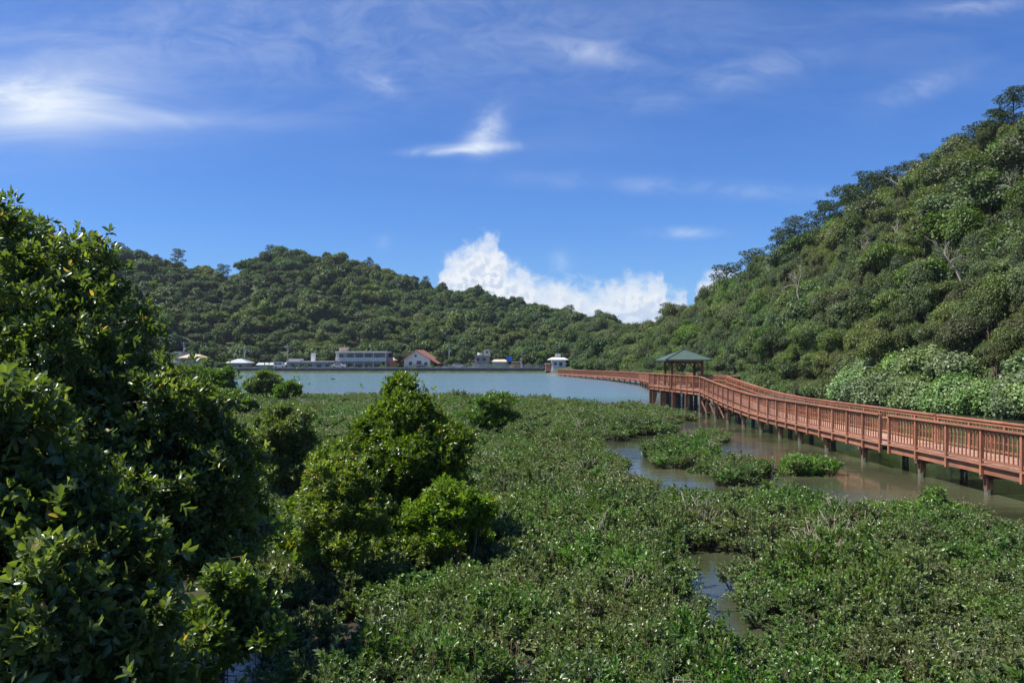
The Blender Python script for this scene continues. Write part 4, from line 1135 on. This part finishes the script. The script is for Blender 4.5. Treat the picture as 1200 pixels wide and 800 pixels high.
# landing ramp of the far boardwalk
ln = empty('landing_ramp', ((647 - 600) * 206 / 960, 206, 0), 'pale concrete landing at the village end of the boardwalk', 'landing')
x0 = 8.2
MB().poly([(x0 + .2, 205, -.9), (x0 + 3.6, 203.6, -.9), (x0 + 3.6, 214, -.9), (x0 + .2, 214, -.9), (x0 + 1.0, 206, .52), (x0 + 3.4, 204.6, .52), (x0 + 3.4, 214, .52), (x0 + 1.0, 214, .52)],
          [(0, 1, 5, 4), (1, 2, 6, 5), (2, 3, 7, 6), (3, 0, 4, 7), (4, 5, 6, 7), (0, 3, 2, 1)]).build('slab', 'dark_concrete', ln)
for px in (645.5, 650.5): BOX(MB(), px, px + 1.1, 431.8, 441, 206.5, .25).build('post', 'cream_wall', ln)
# utility poles
for px, pt, Y, lab in ((215.5, 400, 262, 'utility pole beside the leftmost village houses'), (337, 403, 266, 'utility pole behind the left end of the grey outbuilding'), (287, 404, 264, 'utility pole behind the pyramid roofed house'),
                       (526.5, 402, 258, 'utility pole right of the gabled house'), (680.5, 403, 246, 'utility pole between the white house and the greenhouse'), (683.5, 406, 252, 'thin utility pole close behind the taller one'), (612, 411, 262, 'short utility pole near the cream gate pillar')):
    x, y, z = PX(px, pt, Y); r = empty('utility_pole', (x, y, ZG), lab, 'utility pole', 'utility poles along the village')
    MB().tube([(x, y, ZG - .3), (x, y, z)], [.17, .11], 8).build('shaft', 'concrete', r)
    MB().box((x, y - .14, z - .5), (1.7, .1, .12)).box((x, y - .14, z - 1.2), (1.3, .1, .1)).build('crossarm', 'grey_metal', r)
    MB().tube([(x + .32, y, z - 2.6), (x + .32, y, z - 1.8)], .2, 8).build('transformer', 'grey_metal', r)
# dark rock showing above the bay
me = MB(); me.poly([(-.7, -.3, -.2), (.6, -.35, -.2), (.8, .3, -.2), (-.5, .35, -.2), (-.4, -.1, .2), (.2, -.15, .33), (.4, .1, .12), (-.1, .15, .25)], [(0, 1, 5, 4), (1, 2, 6, 5), (2, 3, 7, 6), (3, 0, 4, 7), (4, 5, 6), (4, 6, 7), (0, 3, 2, 1)])
r = me.build('rock', 'dark_stone'); r.location = ((390 - 600) * 168 / 960, 168, 0); tag(r, 'small dark rock breaking the surface of the bay', 'rock')

# village garden trees, each with its own crown
VT = [(245, 418, 256, .8, 'tree right of the sand coloured roof'), (256, 422, 252, .6, 'low tree just left of the pyramid roofed house'), (292, 417, 262, .8, 'tree rising right behind the pyramid roofed house'), (326, 416, 262, .9, 'tree behind the pale green shed'), (345, 412, 264, .7, 'tree behind the left half of the grey outbuilding'), (384, 408, 270, .9, 'tree between the water tower and the large block'),
      (462, 411, 264, .8, 'tree behind the small orange house'), (466, 426, 250, .35, 'low bush between the orange house and the gabled house'), (512, 418, 256, .7, 'tree touching the right eave of the gabled house'), (520, 407, 262, .9, 'tall light tree right of the gabled house'), (532, 416, 254, .75, 'tree between the gabled house and the roof tank house, left one'), (541, 411, 262, .9, 'taller tree left of the concrete house with the tank'), (549, 424, 250, .5, 'low tree at the left foot of the house with the tank'), (573, 427, 249, .35, 'small bush in front of the house with the tank'),
      (585, 412, 266, .8, 'tree behind the low cream garden wall'), (616, 416, 256, .8, 'tree right of the cream gate pillar'), (625, 411, 258, 1.0, 'large tree right of the gate pillar, largest there'), (633, 419, 252, .7, 'tree left of the rust red shed'), (640, 408, 264, .9, 'tree rising behind the rust red shed'), (670, 418, 240, .6, 'tree right of the white flat roofed house'), (678, 414, 242, .8, 'tree at the foot of the tall utility pole pair'), (690, 420, 236, .6, 'tree left of the grey greenhouse'),
      (697, 412, 250, 1.0, 'large tree behind the left end of the greenhouse'), (724, 416, 226, .9, 'tree right of the greenhouse'), (736, 413, 226, 1.0, 'bigger tree beyond the right of the greenhouse'), (750, 410, 226, 1.0, 'tree left of the gazebo roof on the far shore'), (312, 424, 258, .5, 'low tree behind the left end of the pale green shed'), (480, 430, 247, .25, 'clipped bush in front of the gabled house'), (560, 430, 247, .25, 'bush on the sea wall left below the tank house'), (588, 430, 247, .25, 'bush in front of the cream garden wall'), (506, 428, 247, .35, 'bush at the right front corner of the gabled house'), (620, 426, 248, .5, 'bush behind the sea wall railing right of the gate pillar')]
for i, (px, py, Y, s, lab) in enumerate(VT):
    X, _, zt_ = PX(px, py, Y); k = i % 4
    plant(FAR[k], 'garden_tree', (X, Y, zt_ - 6.6 * s), i * 1.7, (s * .95, s * .95, s), 'dark green ' + lab, 'tree', 'trees between the village houses')
for i in range(26):
    px = 272 + i * 14.4 + float(g.uniform(-4, 4)); s = float(g.uniform(.16, .34))
    if 392 < px < 402 or 485 < px < 497: continue
    X, _, z0 = PX(px, 434, 246.5)
    plant(FAR[i % 4], 'hedge_bush', (X, 246.6, ZG - 3.2 * s), i * 1.3, s, 'low leafy bush behind the sea wall', 'bush', 'bushes along the promenade behind the sea wall')
# vehicles and small yards by the water
def car(px, Y, mat, label, van=False):
    X = (px - 600) * Y / 960; L_, H = (4.2, 1.45) if not van else (3.4, 1.8)
    rt = empty('parked_van' if van else 'parked_car', (X, Y, ZG), label, 'van' if van else 'car')
    z = ZG + .05
    if van: pr = [(-1.7, .3), (1.6, .3), (1.7, .9), (1.35, 1.15), (1.0, 1.8), (-1.65, 1.8), (-1.7, 1.6)]
    else: pr = [(-2.1, .35), (2.05, .35), (2.1, .7), (1.9, .85), (1.0, .95), (.4, 1.42), (-1.1, 1.45), (-1.75, .95), (-2.1, .85)]
    n = len(pr); vs = [(X + a_, Y - .75, z + b_) for a_, b_ in pr] + [(X + a_, Y + .75, z + b_) for a_, b_ in pr]
    MB().poly(vs, [tuple(range(n)), tuple(reversed(range(n, 2 * n)))] + [(i, i + n, (i + 1) % n + n, (i + 1) % n) for i in range(n)]).build('body', mat, rt)
    for a_, b_ in (((-1.0, -.15), (0.0, .75)) if not van else ((-1.5, -.4), (-.25, .75))):
        MB().box((X + (a_ + b_) / 2, Y - .76, z + (1.18 if not van else 1.4)), (b_ - a_, .03, .34 if not van else .45)).build('window', 'window_glass', rt)
    for wx in (-L_ * .31, L_ * .31):
        for wy in (-.7, .7): MB().tube([(X + wx, Y + wy - .1, z + .28), (X + wx, Y + wy + .1, z + .28)], .31, 14).build('wheel', 'dark_stone', rt)
car(397, 246.6, 'white_paint', 'white car parked in front of the left end of the large block')
car(328, 247, 'white_paint', 'white van parked in front of the pale green shed', True)
car(537, 247, 'grey_metal', 'grey car parked between the gabled house and the tank house')
h = house('house', 583, 256, 'low cream roofed house behind the garden wall left of the blue sign')
BOX(MB(), 578, 593, 423.5, 435, 257, 6).build('wall', 'concrete', h); hip(h, 578, 593, 423.5, 421, 257, 6, 'cream_wall', .5, .7)
wins(h, [(580, 583, 425, 428), (587, 590, 425, 428)], 257)
gw = empty('garden_wall', ((510 - 600) * 248 / 960, 248, ZG), 'long pale block wall along the promenade right of the gabled house', 'wall')
BOX(MB(), 502, 556, 430, 436, 248.6, .25).build('wall', 'concrete', gw); BOX(MB(), 501.8, 556.2, 429.6, 430, 248.5, .45).build('coping', 'white_paint', gw)
gw = empty('garden_wall', ((300 - 600) * 248 / 960, 248, ZG), 'pale block wall along the promenade below the pyramid roofed house', 'wall')
BOX(MB(), 286, 334, 431, 436, 248.6, .25).build('wall', 'white_paint', gw); BOX(MB(), 285.8, 334.2, 430.6, 431, 248.5, .45).build('coping', 'concrete', gw)

# ------------------------------------------------------------------ mangroves standing in the marsh
def E(px, py, Y, rx, rz_, ry=None, dy=0):
    x, y, z = PX(px, py, Y + dy); return (x, y, z, rx, ry or rx, rz_)
def gpt(px, Y): return ((px - 600) * Y / 960, Y, 0.0)
# big mangrove at the left
mangrove('mangrove_tree', 'tall dark leafy mangrove filling the left edge of the view', 'mangrove', gpt(40, 11.5),
         [E(-160, 375, 11.5, 1.9, 1.6), E(-60, 330, 11.5, 1.2, 1.0), E(15, 300, 11.2, .85, .72), E(70, 345, 11.2, .85, .85), E(115, 400, 11.2, .85, .85), E(40, 420, 10.8, 1.3, 1.2), E(150, 465, 11.0, .85, .8), E(205, 500, 11.0, .75, .7), E(90, 530, 10.8, 1.3, 1.1), E(235, 545, 10.9, .72, .65), E(180, 570, 10.6, .9, .75), E(30, 620, 10.8, 1.5, 1.2), E(262, 595, 10.8, .55, .55), E(-150, 560, 11, 2.0, 1.8), E(235, 640, 10.7, .7, .45), E(150, 650, 10.4, .8, .5), E(285, 625, 11.2, .5, .35)],
         13500, L=.105, seed=21, clump=.55, thr=.45, fill=.45, r0=.11, depth=.2)
# near bush in the lower left corner
mangrove('mangrove_bush', 'mangrove bush with large glossy leaves nearest the camera in the lower left corner', 'mangrove', gpt(20, 6.6),
         [E(-20, 520, 6.4, .62, .60), E(40, 600, 6.3, .62, .5), E(110, 660, 6.3, .52, .42), E(30, 700, 6.0, .8, .6), E(150, 725, 6.2, .38, .35), E(-120, 640, 6.2, .9, .9), E(60, 800, 5.9, .8, .5), E(140, 830, 5.9, .55, .4)],
         4600, L=.095, seed=22, clump=.35, thr=.43, fill=.5, r0=.05, depth=.16, asp=.5)
# round mangrove right of the big one, joined in the photo
mangrove('mangrove_bush', 'dark mangrove between the tall left one and the pointed central one', 'mangrove', gpt(270, 13.5),
         [E(240, 545, 13.6, .8, .7), E(258, 600, 13.4, .7, .55), E(205, 600, 13.3, .9, .7)],
         3600, L=.095, seed=23, clump=.5, thr=.4, fill=.4, r0=.06)
# central pointed mangrove
mangrove('mangrove_tree', 'pointed bushy mangrove in the middle of the marsh', 'mangrove', gpt(475, 17.8),
         [E(470, 455, 18.2, .36, .42), E(483, 482, 18.0, .58, .5), E(478, 530, 17.4, .8, .6), E(498, 508, 17.9, .6, .5), E(448, 512, 17.8, .52, .45), E(470, 490, 18.0, .75, .62), E(505, 535, 17.8, .95, .78), E(440, 545, 17.6, .85, .75), E(400, 555, 17.2, .62, .62), E(530, 575, 17.6, .5, .42), E(470, 600, 17.6, 1.2, .6), E(395, 605, 17.0, .85, .5), E(450, 640, 16.6, .9, .35), E(370, 640, 16.0, .6, .35), E(540, 620, 17.2, .7, .4), E(530, 515, 17.8, .4, .35), E(430, 510, 17.8, .42, .4)],
         9500, L=.098, seed=24, clump=.5, thr=.41, fill=.42, r0=.075)
mangrove('mangrove_bush', 'lighter green mangrove bush against the right foot of the pointed one', 'mangrove', gpt(535, 15.9),
         [E(528, 590, 16.0, .62, .42), E(560, 597, 16.2, .35, .3), E(500, 600, 15.9, .35, .35), E(520, 625, 15.8, .5, .3)], 1500, L=.095, seed=25, clump=.4, thr=.42, fill=.3, r0=.04, mat='young_leaf')
mangrove('mangrove_bush', 'yellowish green mangrove bush against the left foot of the pointed one', 'mangrove', gpt(390, 14.6),
         [E(400, 565, 14.9, .62, .55), E(375, 610, 14.6, .6, .45), E(430, 600, 14.8, .5, .45), E(395, 650, 14.4, .6, .35)], 2500, L=.092, seed=26, clump=.35, thr=.45, fill=.2, r0=.05, mat='young_leaf')
mangrove('mangrove_bush', 'rounded mangrove left of the pointed one, in the middle distance', 'mangrove', gpt(335, 24),
         [E(335, 500, 24, .85, .6), E(318, 515, 24, .8, .55), E(350, 520, 24.2, .7, .5), E(300, 515, 24.5, .7, .5), E(330, 550, 23.8, .8, .45)], 2600, L=.1, seed=27, clump=.5, thr=.4, fill=.35, r0=.06)
mangrove('mangrove_bush', 'small dome shaped mangrove bush right of the pointed one, far in the marsh', 'mangrove', gpt(577, 42),
         [E(577, 472, 42, .95, .55), E(560, 484, 42, .8, .4), E(592, 488, 42, .7, .4), E(577, 494, 42, 1.0, .35)], 1500, L=.13, k=7, seed=28, clump=.6, thr=.38, fill=.3, r0=.06)
for (nm, lab, px, Y, el, seed) in (
    ('mangrove_tree', 'rounded mangrove at the far left edge of the marsh beside the bay', 232, 76, [(232, 445, 2.0, 1.5), (215, 450, 1.6, 1.2), (250, 452, 1.5, 1.1), (262, 447, 1.3, 1.1)], 41),
    ('mangrove_tree', 'spreading small mangrove standing against the bay water', 312, 78, [(312, 447, 1.3, .9), (298, 452, .9, .7), (322, 453, 1.0, .7)], 42),
    ('mangrove_tree', 'low round mangrove just right of the spreading one', 340, 77, [(340, 456, .95, .65), (332, 460, .8, .5)], 43),
    ('mangrove_tree', 'dark mangrove showing right behind the tall left one', 180, 66, [(180, 448, 2.2, 1.5), (205, 458, 1.8, 1.1), (150, 450, 2.0, 1.5)], 44),
    ('mangrove_bush', 'mangrove thicket below the far left mangrove', 262, 58, [(262, 470, 1.7, .8), (240, 468, 1.6, .9), (285, 476, 1.2, .6)], 45)):
    mangrove(nm, lab, 'mangrove', gpt(px, Y), [E(p_, q_, Y, r_, z_) for p_, q_, r_, z_ in el], 2600, L=.22, k=6, seed=seed, clump=.8, thr=.40, fill=.4, r0=.09, low=-.2)
# bushes on the islets
IB = [(945, 548, 30.5, [(945, 545, .85, .42), (925, 552, .6, .36), (965, 545, .6, .34), (950, 560, .8, .3)], 'grey green mangrove bush alone in the creek below the boardwalk', 1600, 51),
      (860, 545, 31, [(860, 548, 1.0, .38), (835, 552, .8, .34), (885, 549, .7, .34)], 'low mangrove islet left of the lone creek bush', 1500, 52),
      (800, 525, 38, [(800, 523, 1.0, .42), (775, 527, .8, .4), (822, 525, .9, .4)], 'broad mangrove islet between the side channel and the creek', 1700, 53),
      (830, 508, 44, [(830, 510, .85, .32), (842, 512, .5, .24)], 'smallest mangrove islet nearest the ramp', 800, 54),
      (1092, 590, 21.5, [(1092, 585, .30, .38), (1100, 598, .55, .3), (1060, 600, .8, .3), (1030, 600, .6, .28)], 'upright mangrove sprig with bare stems in front of the boardwalk piles', 1300, 55),
      (720, 500, 47, [(700, 500, 1.2, .42), (740, 497, 1.3, .42), (680, 506, 1.0, .4)], 'low mangrove mound at the head of the side channel', 1600, 56),
      (1010, 612, 19.5, [(1010, 606, .5, .3), (985, 618, .5, .28)], 'low mangrove clump at the creek edge left of the upright sprig', 800, 57)]
for px, py, Y, el, lab, nr_, seed in IB:
    mangrove('mangrove_bush', lab, 'mangrove', gpt(px, Y), [E(p_, q_, Y, r_, z_) for p_, q_, r_, z_ in el], nr_, L=.085 if Y < 35 else .11, k=7, seed=seed, clump=.35, thr=.38, fill=.35, r0=.025, mat='marsh_leaf', nsub=4)
# foreground plants
mangrove('mangrove_bush', 'mangrove sapling with broad pale leaves beside the dark pool in the foreground', 'mangrove', gpt(270, 8.0),
         [E(268, 690, 8.0, .24, .24), E(240, 745, 7.8, .4, .3), E(300, 740, 8.0, .3, .25), E(215, 790, 7.6, .4, .25)], 620, L=.10, seed=61, clump=.25, thr=.42, fill=.15, r0=.010, nsub=1, mat='mangrove_leaf', asp=.5)

# ------------------------------------------------------------------ the air
m = bpy.data.materials.new('haze'); m.use_nodes = True; t = NT(m.node_tree)
pv = t.n('ShaderNodeVolumePrincipled'); pv.inputs['Color'].default_value = (.80, .88, 1.0, 1); pv.inputs['Density'].default_value = HAZE
pv.inputs['Anisotropy'].default_value = 0.2
o = t.n('ShaderNodeOutputMaterial'); t.set(o.inputs['Volume'], pv.outputs[0])
MATS['haze'] = m
hz = MB().box((-130, 300, 34.5), (3400, 3400, 75)).build('haze', 'haze')
hz.data.materials[0] = m
tag(hz, 'thin blue sea haze over the bay', 'haze', kind='stuff')
